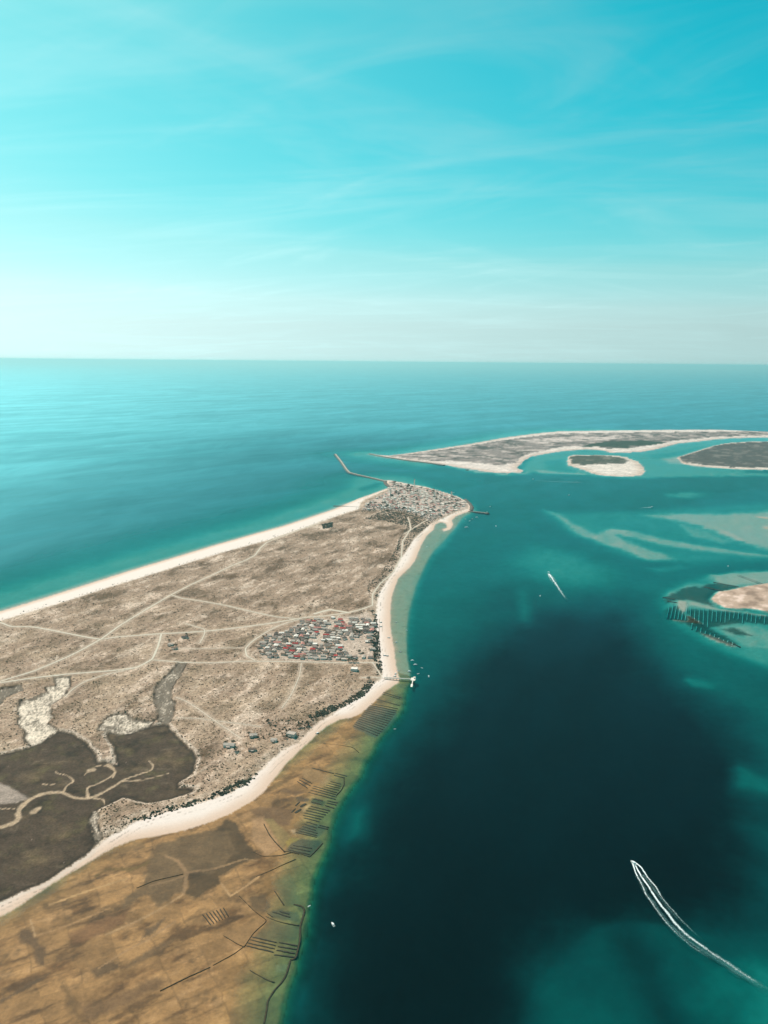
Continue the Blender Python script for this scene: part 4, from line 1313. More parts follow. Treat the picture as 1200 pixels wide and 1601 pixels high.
def house(name, x, y, z, rz, si, wallm, roofm, label, group, scale, rng, extras=True):
    e = thing(name, (x, y, z), rz, label, 'house', group, scale)
    obj('wall', house_mesh(si, 'wall', wallm), None, e)
    r = obj('roof', house_mesh(si, 'roof', roofm), None, e)
    if extras:
        if si < 4 and rng.random() < .6:
            obj('chimney', small_mesh('chimney', lambda: MB().box(2.4, 3.1, .9, 1.6, 3.2, 5.6), 'white_wall'), None, r)
        if si in (0, 1, 3):
            obj('door', small_mesh('door_%d' % si, lambda: MB().box(-.5, .5, *((-3.56, -3.50) if si < 2 else (-4.06, -4.0)), 0, 2.1), 'wood'), None, e)
            for q in (-2.9, 2.6):
                obj('window', small_mesh('window_%d_%d' % (si, q > 0), lambda: MB().box(q - .6, q + .6, *((-3.55, -3.50) if si < 2 else (-4.05, -4.0)), 1.0, 2.1), 'glass'), None, e)
        if rng.random() < .55:
            obj('porch', small_mesh('porch', lambda: MB().box(-2.6, 2.6, -7.1, -4.6, 2.25, 2.42).box(-2.5, -2.3, -7.0, -6.8, -.5, 2.25).box(2.3, 2.5, -7.0, -6.8, -.5, 2.25), 'roof_pale'), None, e)
    return e


hr = random.Random(3)
# the village in the middle: rows of small houses on a slightly turned grid
vc = P((495, 1003))[0]
vth = math.radians(-5)
ux, uy = np.array([math.cos(vth), math.sin(vth)]), np.array([-math.sin(vth), math.cos(vth)])
CLEAR = [P((534, 1008), (578, 990), (585, 1028), (552, 1030))]
rows = {}
RED = [(486, 972, 1), (493, 972, 1), (531, 972, 0), (527, 977, 0), (524, 980, 0), (530, 985, 0), (497, 991, 1), (508, 996, 0), (467, 1006, 1), (450, 1011, 0), (533, 1013, 0), (486, 1017, 0),
       (471, 1026, 1), (464, 1027, 0), (515, 1027, 0), (499, 1007, 1), (460, 1019, 0), (443, 1017, 0)]
redw = [P((a_, b_))[0] for a_, b_, _ in RED]
usedr = set()
for i in range(-10, 11):
    for j in range(-13, 14):
        p = vc + ux * (j * 16.2 + hr.uniform(-2.6, 2.6) + (i % 2) * 5) + uy * (i * 17.5 + hr.uniform(-2.2, 2.2))
        if inside(p, VILLAGE) < 3 or hr.random() < .06:
            continue
        if inside(p, CLEAR[0]) > 0 and hr.random() < .82:
            continue
        if pld(np.array([p[0]]), np.array([p[1]]), TRACKS[14][0], 50)[0] < 6.5:
            continue
        rows.setdefault(i, []).append(p)
keys = sorted(rows)
WALLS = ['white_wall', 'white_wall', 'cream_wall', 'pink_wall', 'white_wall']
allp = [(p, ri, k) for ri, kx in enumerate(keys) for k, p in enumerate(sorted(rows[kx], key=lambda q: -float(np.dot(q, ux))))]
for p, ri, k in allp:
    dist = [float(np.linalg.norm(p - q)) for q in redw]
    b = int(np.argmin(dist))
    if dist[b] < 17 and b not in usedr:
        usedr.add(b)
        roofm = 'roof_red' if RED[b][2] == 0 or hr.random() < .5 else 'roof_pink'
    else:
        roofm = hr.choices(['roof_grey', 'roof_dark', 'roof_pale', 'roof_white', 'roof_brown', 'roof_pink'], [29, 9, 33, 12, 10, 7])[0]
    si = hr.choices(range(5), [34, 18, 16, 18, 14])[0]
    rz = vth + hr.choice([0, 0, 0, math.pi, math.pi / 2]) + hr.uniform(-.06, .06)
    lab = '%s %s house, %s row above the straight track, %s from the beach' % (ROOFW[roofm], SHAPES[si][0] if 'roof' in SHAPES[si][0] else SHAPES[si][0], ORD[ri], ORD[k])
    house('village_house', p[0], p[1], 3.0, rz, si, hr.choice(WALLS), roofm, lab, 'houses packed in the middle village', hr.uniform(1.0, 1.36), hr)
NV = len(allp)

# lone houses on the dunes
LONE = [((553.5, 1051), 5, 'white_wall', 'roof_white', 1.1, 'white flat-roofed house on the bare ground beside the pier head'),
        ((396, 1154), 2, 'cream_wall', 'roof_pale', 1.3, 'pale L-shaped lone house ringed by dark shrubs above the lagoon beach'),
        ((358, 1170), 1, 'white_wall', 'roof_pale', 1.4, 'long pale roofed lone house set in a clump of dark shrubs'),
        ((428, 1161), 0, 'white_wall', 'roof_pale', 1.1, 'small pale lone house between the two larger beach houses'),
        ((455, 1153), 5, 'cream_wall', 'roof_pale', 1.2, 'large pale flat-roofed house right behind the lagoon beach'),
        ((394, 1176), 1, 'cream_wall', 'roof_brown', 1.0, 'lowest of the lone houses, brown roofed with a sandy yard'),
        ((289, 1000), 1, 'cream_wall', 'roof_dark', 1.15, 'dark roofed lone house in the dunes left of the village, the upper one'),
        ((267, 1011), 2, 'cream_wall', 'roof_pale', 1.2, 'pale roofed lone house in the dunes beside the wide bent track'),
        ((273, 1017), 0, 'cream_wall', 'roof_brown', 1.2, 'brown roofed dune house just above the head of the salt creek')]
for (px, py), si, wm, rm, s_, lab in LONE:
    g = P((px, py))[0]
    house('lone_house', g[0], g[1], float(zat(g[0], g[1])[0]) + .2, hr.uniform(-.4, .4), si, wm, rm, lab, None, s_, hr)

# the lighthouse village at the tip
fc = P((655, 783))[0]
fth = math.radians(-28)
fx_, fy_ = np.array([math.cos(fth), math.sin(fth)]), np.array([-math.sin(fth), math.cos(fth)])
frows = {}
for i in range(-21, 22):
    for j in range(-21, 22):
        p = fc + fx_ * (j * 22 + hr.uniform(-5, 5) + (i % 2) * 8) + fy_ * (i * 24 + hr.uniform(-5, 5))
        ins_ = inside(p, FAROL)
        if ins_ < 3 or hr.random() < (.14 if ins_ > 45 else .34):
            continue
        frows.setdefault(i, []).append(p)
lst = [(p, ri, k) for ri, kx in enumerate(sorted(frows)) for k, p in enumerate(sorted(frows[kx], key=lambda q: -float(np.dot(q, fx_))))]
lst.sort(key=lambda e_: np.linalg.norm(e_[0]))
NI = max(0, 310 - NV - len(LONE))
rest = MB()
restr = MB()
for q, (p, ri, k) in enumerate(lst):
    roofm = hr.choices(['roof_white', 'roof_pale', 'roof_pink', 'roof_grey', 'roof_brown', 'roof_red'], [46, 26, 13, 8, 4, 3])[0]
    si = hr.choices(range(6), [22, 22, 12, 14, 16, 14])[0]
    rz, sc_ = fth + hr.choice([0, 0, math.pi, math.pi / 2]) + hr.uniform(-.08, .08), hr.uniform(.95, 1.4)
    if q < NI:
        lab = 'lighthouse village house, %s %s, %s row from dunes, %s from mole' % (ROOFW[roofm], SHAPES[si][0], ORD[ri], ORD[k])
        house('lighthouse_village_house', p[0], p[1], 3.2, rz, si, hr.choice(WALLS), roofm, lab, 'houses of the lighthouse village', sc_, hr, False)
    else:
        wm, rm = SHAPES[si][1]()
        cs, sn = math.cos(rz) * sc_, math.sin(rz) * sc_
        for src, dst in ((wm, rest), (rm, restr if roofm in ('roof_pink', 'roof_red', 'roof_brown', 'roof_grey') else rest)):
            dst.add([(p[0] + x * cs - y * sn, p[1] + x * sn + y * cs, 3.2 + z * sc_) for x, y, z in src.v], src.f)
print('houses', NV, len(lst), NI)
if rest.v:
    e = thing('distant_houses', (0, 0, 0), 0, 'far closely packed houses of the lighthouse village along the inlet', 'houses')
    e['kind'] = 'stuff'
    obj('whitewashed_houses', rest.mesh('whitewashed_houses'), 'white_wall', e, 'stuff')
    obj('tiled_roofs', restr.mesh('tiled_roofs'), 'roof_pink', e, 'stuff')


# ------------------------------------------------------------------ trees
def crown_mesh(seed, wide):
    r = random.Random(seed)
    m = MB()
    for _ in range(95):
        a, e = r.uniform(0, 6.283), r.uniform(-.35, 1.4)
        rad = r.uniform(.55, 1.0)
        lump = 1 + .28 * math.sin(3 * a + seed) + .15 * math.sin(5 * a + 2 * seed)
        c = Vector((math.cos(a) * math.cos(e) * rad * wide * lump, math.sin(a) * math.cos(e) * rad * wide * lump, 2.6 + math.sin(e) * rad * 1.9))
        s = r.uniform(.38, .8)
        vs_ = []
        for _k in range(4):
            d = Vector((r.gauss(0, 1), r.gauss(0, 1), r.gauss(0, .7))).normalized() * s
            vs_.append(c + d)
        m.add(vs_, [(0, 1, 2), (0, 2, 3), (0, 3, 1), (1, 3, 2)])
    return m.mesh('crown')


CROWNS = [crown_mesh(i, 2.3 + .35 * i) for i in range(4)]
for c in CROWNS:
    c.materials.append(M['leaf'])
TRUNK = MB().lathe([(.3, -.5), (.22, .9), (.14, 2.1), (.06, 3.1)], 7).add(
    [(0, 0, 1.2), (.12, 0, 1.1), (1.1, .5, 2.5), (0, .12, 1.2), (-.9, .8, 2.6), (-.1, -.05, 1.3)], [(0, 1, 2), (0, 3, 4), (5, 0, 4)]).mesh('trunk')
TRUNK.materials.append(M['trunk'])


def tree(px, s_, label, group=None, w=None):
    g = P(px)[0] if w is None else w
    e = thing('pine_tree', (g[0], g[1], max(1.0, float(zat(g[0], g[1])[0]))), hr.uniform(0, 6.28), label, 'tree', group, s_)
    obj('trunk', TRUNK, None, e)
    obj('crown', hr.choice(CROWNS), None, e)


for px, s_, lab in [((556, 992.5), 2.3, 'broad dark tree at the left end of the tree row in the village'), ((562, 993), 2.0, 'dark tree next to the broad one in the village tree row'),
                    ((580, 1009), 2.6, 'biggest dark tree of the village, on the open sand near the beach'), ((584, 1010), 2.0, 'dark tree touching the biggest tree near the beach'),
                    ((561, 1023), 2.1, 'dark tree beside the white roofed house at the near right of the village'), ((567, 1026), 1.8, 'smaller dark tree right of the near village tree'),
                    ((545, 1037.5), 1.9, 'left tree of the hedge below the village'), ((551, 1037.8), 2.0, 'middle tree of the hedge below the village'), ((557, 1038), 1.8, 'right tree of the hedge below the village'),
                    ((582, 961), 2.3, 'dark tree at the far right corner of the village'), ((586, 1025), 1.8, 'dark tree by the beach lane, the upper of two'), ((585, 1031), 1.7, 'dark tree by the beach lane, the lower of two'),
                    ((479, 1004), 1.8, 'dark tree among the roofs at the centre of the village'), ((509, 1009), 2.0, 'dark tree among the roofs right of the village centre'),
                    ((368, 1177), 2.0, 'dark tree just below the shrub ringed lone house'), ((352, 1167), 1.7, 'dark tree at the left of the shrub ringed lone house'), ((364, 1165), 1.6, 'dark tree at the right of the shrub ringed lone house'),
                    ((389, 1152), 1.5, 'small dark tree left of the pale lone house'), ((403, 1158), 1.4, 'small dark tree right of the pale lone house'), ((419, 1133), 1.6, 'single dark tree on the open dunes above the lone houses'),
                    ((469, 1139), 1.9, 'dark tree behind the large beach house, left of two'), ((480, 1136), 1.8, 'dark tree behind the large beach house, right of two'), ((446, 1157), 1.4, 'small tree left of the large beach house'),
                    ((291, 996), 1.5, 'small dark tree by the upper dune house'), ((275, 1013), 1.6, 'small dark tree between the dune houses'), ((264, 1005), 1.4, 'small dark tree at the left dune house'),
                    ((576, 1065), 1.7, 'dark tree at the foot of the pier approach')]:
    tree(px, s_, lab)
tp_ = hr.sample(allp, 84)
for p, ri, k in tp_:
    tree(None, hr.uniform(.8, 1.35), 'small dark village tree, %s row above the straight track, by its %s house' % (ORD[ri], ORD[k]), 'small trees between the village houses',
         p + ux * hr.choice([-8.2, 8.2]) + uy * hr.uniform(-5, 5))
lt_ = hr.sample(lst, 110)
for p, ri, k in lt_:
    tree(None, hr.uniform(1.7, 3.0), 'dark lighthouse village tree, %s row from dunes, %s from mole' % (ORD[ri], ORD[k]), 'trees of the lighthouse village',
         p + fx_ * 13.5 + fy_ * hr.uniform(-9, 9))


# ------------------------------------------------------------------ lighthouse, towers
def at(px, py):
    g = P((px, py))[0]
    return g[0], g[1]


x, y = at(647.5, 761.5)
e = thing('lighthouse', (x, y, 3.2), 0, 'tall white lighthouse tower with a lantern standing over the far village', 'lighthouse')
obj('tower', MB().lathe([(4.6, -1), (4.4, 1.5), (3.9, 4), (3.2, 20), (2.8, 36), (2.7, 38)], 18).mesh('tower'), 'white_wall', e)
obj('gallery', MB().lathe([(2.7, 38.02), (4.0, 38.6), (4.0, 39.6), (3.8, 39.6), (3.8, 38.9), (1.9, 38.9)], 18).mesh('gallery'), 'white_wall', e)
obj('lantern', MB().lathe([(1.8, 38.95), (1.8, 42.2)], 12).mesh('lantern'), 'glass', e)
obj('dome', MB().lathe([(2.1, 42.22), (1.7, 43.4), (.8, 44.4), (.15, 44.9), (.1, 46.2)], 14).mesh('dome'), 'red', e)
obj('keepers_house', MB().box(-11, -5.2, -6, 6, -.8, 4.2).box(5.2, 11, -6, 6, -.8, 4.2).mesh('keepers_house'), 'white_wall', e)
x, y = at(610, 776.5)
e = thing('water_tower', (x, y, 3.2), 0, 'pale slim water tower at the ocean end of the far village', 'tower')
obj('shaft', MB().lathe([(3.4, -1), (3.0, 2), (2.7, 30)], 14).mesh('shaft'), 'concrete', e)
obj('tank', MB().lathe([(2.75, 30.02), (4.6, 33), (4.8, 40), (4.3, 41.4), (.5, 42.6)], 16).mesh('tank'), 'concrete', e)
obj('base_hall', MB().box(-9, -3.6, -7, 7, -.8, 5.5).box(3.6, 9, -7, 7, -.8, 5.5).mesh('base_hall'), 'white_wall', e)
for px, py, hh, lab in ((679, 777, 24, 'white square tower amid the roofs at the middle of the far village'), (705.5, 776, 20, 'short white tower near the right end of the far village')):
    x, y = at(px, py)
    e = thing('square_tower', (x, y, 3.2), fth, lab, 'tower', None)
    obj('shaft', MB().box(-3, 3, -3, 3, -.8, hh).mesh('shaft'), 'white_wall', e)
    obj('cornice', MB().box(-3.5, 3.5, -3.5, 3.5, hh + .003, hh + .8).mesh('cornice'), 'concrete', e)
    obj('cap', MB().lathe([(3.4, hh + .81), (1.6, hh + 2.6), (.2, hh + 4)], 4).mesh('cap'), 'roof_pink', e)


# ------------------------------------------------------------------ breakwaters, walls, oyster beds
def mound(name, line, wb, wt, z0, z1, label, cat, step=6.0, crest=None, rockmat='rock', rough=.8):
    c, t_ = resample(line, step)
    c, t_ = c.copy(), t_
    nrm, _ = normals(c)
    m = len(c)
    cols = [(-wb, z0), (-(wb + wt) / 2, (z0 + z1) / 2), (-wt, z1), (wt, z1), ((wb + wt) / 2, (z0 + z1) / 2), (wb, z0)]
    v = []
    for k, (o_, z_) in enumerate(cols):
        jit = RNG.uniform(-rough, rough, (m, 3)) * (1 if k in (0, 1, 4, 5) else .45)
        v.append(np.column_stack([c + nrm * o_, np.full(m, z_)]) + jit * (1, 1, .5))
    v = np.concatenate(v)
    k = len(cols)
    f = [np.stack([np.arange(m - 1) + q * m, np.arange(m - 1) + (q + 1) * m, np.arange(1, m) + (q + 1) * m, np.arange(1, m) + q * m], 1) for q in range(k - 1)]
    f.append(np.array([[0, (k - 1) * m, (k - 2) * m, m], [m, (k - 2) * m, (k - 3) * m, 2 * m], [m - 1, 2 * m - 1, (k - 1) * m - 1, k * m - 1], [2 * m - 1, 3 * m - 1, (k - 2) * m - 1, (k - 1) * m - 1]]))
    org = (float(c[0, 0]), float(c[0, 1]), 0.0)
    v = v - np.array(org)
    f = np.concatenate(f)[:, ::-1]
    if crest is None:
        o = obj(name, fast_mesh(name, v, f), rockmat)
        o.location = org
        return tag(o, label, cat)
    e = thing(name, org, 0, label, cat)
    obj('rock_slope', fast_mesh('rock_slope', v, f), rockmat, e)
    m_ = MB()
    cl_ = c - np.array(org[:2])
    a_, b_ = cl_ + nrm * crest, cl_ - nrm * crest
    for i in range(m - 1):
        pts = [a_[i], a_[i + 1], b_[i + 1], b_[i]]
        m_.add([(*p, z1 - .6) for p in pts] + [(*p, z1 + .75) for p in pts], [(4, 7, 6, 5), (0, 1, 5, 4), (2, 3, 7, 6)] + ([(3, 0, 4, 7)] if i == 0 else []) + ([(1, 2, 6, 5)] if i == m - 2 else []))
    obj('crest_walkway', m_.mesh('crest_walkway'), 'rock_pale', e)
    return e


mound('breakwater', P((603, 753), (585, 748.5), (560, 743), (546, 739.5), (541, 734), (533, 722), (524, 710.5)), 17, 8, -6, 4.2, 'long bent rock breakwater reaching from the village tip into the sea', 'breakwater', 12, 5.0)
mound('breakwater', P((578, 710), (600, 714.5), (640, 720.5), (674, 724.5), (694, 727.5)), 17, 9, -5, 4.0, 'straight rock breakwater along the far island at the inlet mouth', 'breakwater', 14, 5.5)
mound('rock_revetment', P((601, 752), (603, 757), (608, 761), (614, 761.5)), 12, 6, -2, 4.5, 'dark curved rock revetment at the root of the bent breakwater', 'revetment', 8)
mound('rock_revetment', P((727, 781), (734, 787), (737.5, 793), (736, 798.5)), 11, 5, -2, 3.6, 'dark rock revetment curving round the right tip of the far village', 'revetment', 7)
mound('beach_groyne', P((521, 791.3), (535, 791.8), (561, 793.5)), 6, 2.5, -2.5, 2.6, 'dark rock groyne running out across the white ocean beach', 'groyne', 7)
mound('harbour_mole', P((732, 800), (742, 800.6), (752, 801.6), (761, 802.6)), 7, 4, -5, 2.6, 'small stone mole with a round head beside the lighthouse village', 'mole', 6, 2.6)

DY = lambda *p: K(250, 1250, 3.636, *p)
DYKES = [(DY((760, 595), (810, 605), (822, 630), (805, 690), (795, 720), (795, 800), (770, 905), (740, 910)), 1.5, 'thick dark dyke bowing out at the edge of the lower oyster plots'),
         (DY((740, 915), (715, 1000), (690, 1040), (650, 1080), (610, 1145), (605, 1200), (590, 1276)), 1.3, 'dark dyke zigzagging down to the bottom edge along the deep water'),
         (DY((510, 970), (560, 1000), (620, 1030), (650, 1038)), .9, 'short dark dyke slanting to the edge dyke near the bottom'),
         (DY((0, 1090), (140, 1020), (285, 955)), 1.0, 'long straight dark dyke alone on the lower brown flat'),
         (DY((300, 945), (420, 880), (480, 835)), .6, 'thin dyke leading up to the striped plot from the lower flat'),
         (DY((360, 775), (450, 830), (480, 840)), .5, 'thin dyke at the left corner of the striped lower plot'),
         (DY((590, 140), (620, 200), (660, 250), (710, 300)), .9, 'dark dyke cutting down between the two pale sand plots'),
         (DY((530, 300), (580, 325), (680, 320), (750, 300), (790, 310)), .8, 'dark dyke below the pale sand plots'),
         (DY((545, 440), (640, 400), (700, 370), (770, 340)), .6, 'thin dyke rising to the right across the mid flat'),
         (DY((600, 665), (660, 690), (720, 705), (790, 715)), .8, 'dark dyke above the grey rectangular plot'),
         (DY((650, 520), (705, 600)), .9, 'short steep dark dyke left of the green plot'),
         (DY((450, 550), (540, 640), (610, 690), (530, 760), (480, 835)), .5, 'thin kinked dyke round the tan plot'),
         (K(440, 1160, 8.43, (822, 480), (825, 560), (780, 640), (720, 700)), 1.0, 'dark dyke closing the right end of the upper oyster rows'),
         (K(440, 1160, 8.43, (540, 1330), (460, 1420), (370, 1510)), 1.0, 'dark dyke on the seaward side of the dark weedy plot'),
         (K(440, 1160, 8.43, (370, 1510), (200, 1460), (40, 1440)), .8, 'dark dyke along the bottom of the dark weedy plot'),
         (K(400, 1060, 4.286, (450, 440), (560, 450), (650, 465), (690, 500)), .6, 'thin dark dyke lost in the olive shallows'),
         (K(0, 1250, 3.636, (775, 505), (870, 465), (1040, 425)), .8, 'dark dyke line beside the pale branching creek')]
for line, hw, lab in DYKES:
    zz = float(np.median(zat(line[:, 0], line[:, 1])))
    mound('oyster_dyke', line, hw * 1.25, hw * .5, zz - .4, max(zz + .55, .12), lab, 'dyke', 3.0, None, 'dyke', .28)


def bed(a_, b_, wpx, label, group, mat='oyster', lift=None):
    """one row of dark oyster bags: a low lumpy strip from a to b"""
    L = float(np.linalg.norm(b_ - a_))
    n = max(3, int(L / 3.2))
    d = (b_ - a_) / L
    nn_ = np.array([-d[1], d[0]])
    mid = (a_ + b_) / 2
    z0 = float(zat(mid[0], mid[1])[0])
    top = max(z0 + .5, .14) if lift is None else lift
    v, f = [], []
    for i in range(n + 1):
        t = i / n
        c = a_ + (b_ - a_) * t - mid
        hw = wpx * (1 + hr.uniform(-.16, .16)) * (.75 if i in (0, n) else 1)
        s_ = hr.uniform(-.25, .25)
        for o_, z_ in ((-hw, z0 - .5), (-hw * .85, top - .12), (0, top + hr.uniform(-.05, .12)), (hw * .85, top - .12), (hw, z0 - .5)):
            q = c + nn_ * (o_ + s_)
            v.append((q[0], q[1], z_))
    for i in range(n):
        for k in range(4):
            f.append((i * 5 + k, (i + 1) * 5 + k, (i + 1) * 5 + k + 1, i * 5 + k + 1))
    f += [(0, 1, 2, 3), (0, 3, 4, 4)][:1] + [tuple(n * 5 + k for k in (4, 3, 2, 1, 0))]
    m_ = MB()
    m_.v, m_.f = v, f
    o = obj('oyster_bed', m_.mesh('oyster_bed'), mat)
    o.location = (mid[0], mid[1], 0)
    return tag(o, label, 'oyster bed', group)


def plot(fr, segs, w, where, order, mat='oyster'):
    for i, s_ in enumerate(segs):
        a_, b_ = K(*fr, (s_[0], s_[1]), (s_[2], s_[3]))
        bed(a_, b_, w if len(s_) < 5 else s_[4], 'oyster bed, %s %s %s' % (ORD[i], order, where), 'oyster beds ' + where, mat, -.12 if mat == 'shell' else None)


segs = [(850, 95, 975, 132), (845, 106, 965, 140), (800, 140, 962, 184)]
for i in range(14):
    t = i / 13
    segs.append((770 + (650 - 770) * t, 172 + (320 - 172) * t, 950 + (815 - 950) * t ** 1.2, 205 + (385 - 205) * t))
plot((400, 1060, 4.286), segs, 1.35, 'in the plot just below the pier', 'from the top')
Q = (440, 1160, 8.43)
plot(Q, [(400, 345, 690, 418), (705, 412, 862, 448), (690, 438, 830, 472)], 1.15, 'along the dyke top of the upper oyster rows', 'from the left')
plot(Q, [(270, 480, 402, 550), (232, 502, 380, 582), (205, 522, 342, 612)], 1.0, 'of the three short ones left of the upper rows', 'from the top')
plot(Q, [(640, 520, 782, 552), (615, 545, 778, 582), (585, 568, 770, 608), (555, 590, 755, 632)], .95, 'in the upper right rows inside the dyke', 'from the top')
plot(Q, [(415, 582, 735, 668), (400, 607, 730, 697), (378, 634, 722, 724), (350, 664, 712, 754)], 1.1, 'of the four long upper rows', 'from the top')
plot(Q, [(600, 772, 742, 800), (592, 800, 722, 828), (572, 832, 692, 870)], 1.2, 'in the dark block right of the pale fork', 'from the top')
plot(Q, [(420, 748, 545, 776, 1.9), (385, 790, 522, 822, 1.4)], 1.6, 'in the dark block left of the pale fork', 'from the top')
plot(Q, [(382, 846, 640, 906), (352, 872, 612, 932), (322, 902, 582, 958), (292, 934, 552, 988), (282, 966, 522, 1016), (292, 1000, 500, 1050)], 1.15, 'of the six middle rows above the weedy plot', 'from the top')
plot(Q, [(185, 842, 238, 792, 1.6), (245, 856, 322, 815, 2.6), (130, 932, 182, 880, 1.2), (178, 940, 252, 888, 2.6)], 2, 'of the little squares left of the middle rows', 'from the top')
plot(Q, [(330, 1052, 470, 1092), (500, 1096, 622, 1122), (480, 1118, 612, 1148), (300, 1082, 460, 1132), (270, 1112, 450, 1162), (240, 1142, 472, 1202), (212, 1168, 470, 1232), (182, 1192, 462, 1254)], .85,
     'of the faint rows below the middle rows', 'from the top')
plot(Q, [(150, 1362, 402, 1402), (112, 1392, 382, 1442), (82, 1422, 372, 1482)], .8, 'inside the dark weedy plot', 'from the top')
R6 = (250, 1250, 3.636)
plot(R6, [(242 + i * 19.5, 656 - i * 6.5, 290 + i * 16.5, 716 - i * 8) for i in range(7)], .75, 'of the seven alone on the brown flat', 'from the left')
plot(R6, [(518, 780, 662, 812), (508, 797, 658, 830), (495, 815, 652, 848), (486, 832, 645, 868)], .95, 'in the left half of the lower striped plot', 'from the top')
plot(R6, [(676, 812, 782, 830), (670, 834, 778, 850), (662, 856, 765, 872), (648, 882, 768, 895)], .95, 'in the right half of the lower striped plot', 'from the top')
plot(R6, [(640, 640, 700, 655, .9), (680, 636, 735, 650, 1.1), (690, 655, 740, 668, 1.1), (610, 648, 640, 668, .7)], .9, 'broken bits above the grey plot', 'from the left')
S = (1000, 860, 6)
plot(S, [(278 + 34 * i, 520 - 3 * i, 255 + 34 * i, 632 + 5 * i) for i in range(6)], 1.25, 'across the pale shell bank at the right', 'from the left', 'shell')
plot(S, [(478 + 41 * i, 535 + 4.2 * i, 470 + 41 * i, (690 + 10 * i if i < 5 else 665 + 2 * i) - hr.uniform(0, 55)) for i in range(18)], 1.0, 'in the long comb below the sandbank', 'from the left', 'shell')
plot(S, [(492 + 42 * i, 685 + 20 * i + hr.uniform(-6, 14), 484 + 42 * i, 745 + 19 * i - hr.uniform(0, 18)) for i in range(10)], 1.2, 'along the lower shell bank at the right', 'from the left', 'shell')
plot(S, [(840, 862, 945, 908, 1.2), (915, 240, 1130, 320, 1.3), (935, 236, 1160, 318, 1.0), (690, 300, 930, 345, 2.5), (600, 345, 790, 385, 3.0), (215, 440, 330, 460, 2.5), (260, 478, 350, 492, 2.5)], 1.5, 'scattered round the sandbank at the right', 'listed')


# ------------------------------------------------------------------ pier
def pier():
    a_, b_ = P((600, 1062.4))[0], P((642.5, 1064.4))[0]
    d = b_ - a_
    L = float(np.linalg.norm(d))
    th = math.atan2(d[1], d[0])
    e = thing('pier', (a_[0], a_[1], 0), th, 'long pale concrete pier with a square head reaching out from the village beach', 'pier')
    obj('deck', MB().box(0, L, -1.9, 1.9, 3.5, 4.0).mesh('deck'), 'concrete', e)
    for s_ in (-1, 1):
        obj('parapet', MB().box(0, L, s_ * 1.9 - .12, s_ * 1.9 + .12, 4.003, 4.9).mesh('parapet'), 'concrete', e)
    pl_ = MB().lathe([(.35, -4), (.35, 3.5)], 8).mesh('pile')
    pl_.materials.append(M['dark_concrete'])
    for i in range(int(L / 7) + 1):
        for s_ in (-1.2, 1.2):
            q = obj('pile', pl_, None, e)
            q.location = (i * 7, s_, 0)
    hd = obj('pier_head', MB().prism([(L - 3, -1.9), (L + 1, -7), (L + 9, -7.5), (L + 9.2, -1), (L + 10, 0), (L + 10, 8.5), (L + 1, 9), (L - 3, 1.9)], 3.2, 4.05).mesh('pier_head'), 'concrete', e)
    for px_, py_ in ((L + 1, -5), (L + 7, -5), (L + 2, 6), (L + 8, 6), (L + 5, 0)):
        q = obj('pile', pl_, None, e)
        q.location = (px_, py_, 0)
    obj('shelter', MB().box(L + 5.2, L + 8.8, 3.2, 7.4, 4.06, 6.6).box(L + 4.7, L + 9.3, 2.7, 7.9, 6.603, 6.9).mesh('shelter'), 'white_wall', e)
    obj('ramp', MB().add([(L + 3, -7.2, 3.9), (L + 5, -7.2, 3.9), (L + 4.2, -19, .9), (L + 2.2, -19, .9), (L + 3, -7.2, 3.6), (L + 5, -7.2, 3.6), (L + 4.2, -19, .6), (L + 2.2, -19, .6)],
                         [(0, 3, 2, 1), (4, 5, 6, 7), (0, 1, 5, 4), (1, 2, 6, 5), (2, 3, 7, 6), (3, 0, 4, 7)]).mesh('ramp'), 'roof_white', e)
    obj('pontoon', MB().box(L + .6, L + 4.9, -34, -18.4, -.3, .75).mesh('pontoon'), 'roof_white', e)


pier()
x, y = at(761, 802.6)
e = thing('mole_head', (x, y, 0), 0, 'round dark stone head at the end of the small mole', 'mole head')
obj('rock_ring', MB().lathe([(13, -5), (11, .5), (8, 3.0), (7.4, 3.4)], 16).mesh('rock_ring'), 'rock', e)
obj('beacon', MB().lathe([(1.1, 3.4), (.9, 7.5), (1.3, 7.6), (1.2, 9), (.2, 10)], 10).mesh('beacon'), 'roof_white', e)


# ------------------------------------------------------------------ boats
def hull_mb(L, B, F):
    st = [(-.5, .80, .92), (-.25, .96, .94), (0, 1.0, 1.0), (.25, .82, 1.08), (.4, .48, 1.18), (.5, .02, 1.28)]
    v, f = [], []
    for t, w, z in st:
        hw = B / 2 * w
        v += [(t * L, -hw, F * z), (t * L * .97, -hw * .72, -.15), (t * L * .95, 0, -.45), (t * L * .97, hw * .72, -.15), (t * L, hw, F * z)]
    n = len(st)
    for i in range(n - 1):
        for k in range(4):
            f.append((i * 5 + k, i * 5 + k + 1, (i + 1) * 5 + k + 1, (i + 1) * 5 + k))
    f.append((4, 3, 2, 1, 0))
    return MB().add(v, f)


def deck_mb(L, B, F):
    st = [(-.49, .74, .70), (-.25, .88, .70), (0, .9, .72), (.06, .9, .95), (.25, .74, 1.02), (.4, .42, 1.1), (.48, .06, 1.2)]
    v, f = [], []
    for t, w, z in st:
        v += [(t * L, -B / 2 * w, F * z), (t * L, B / 2 * w, F * z)]
    for i in range(len(st) - 1):
        f.append((2 * i, 2 * i + 2, 2 * i + 3, 2 * i + 1))
    return MB().add(v, f)


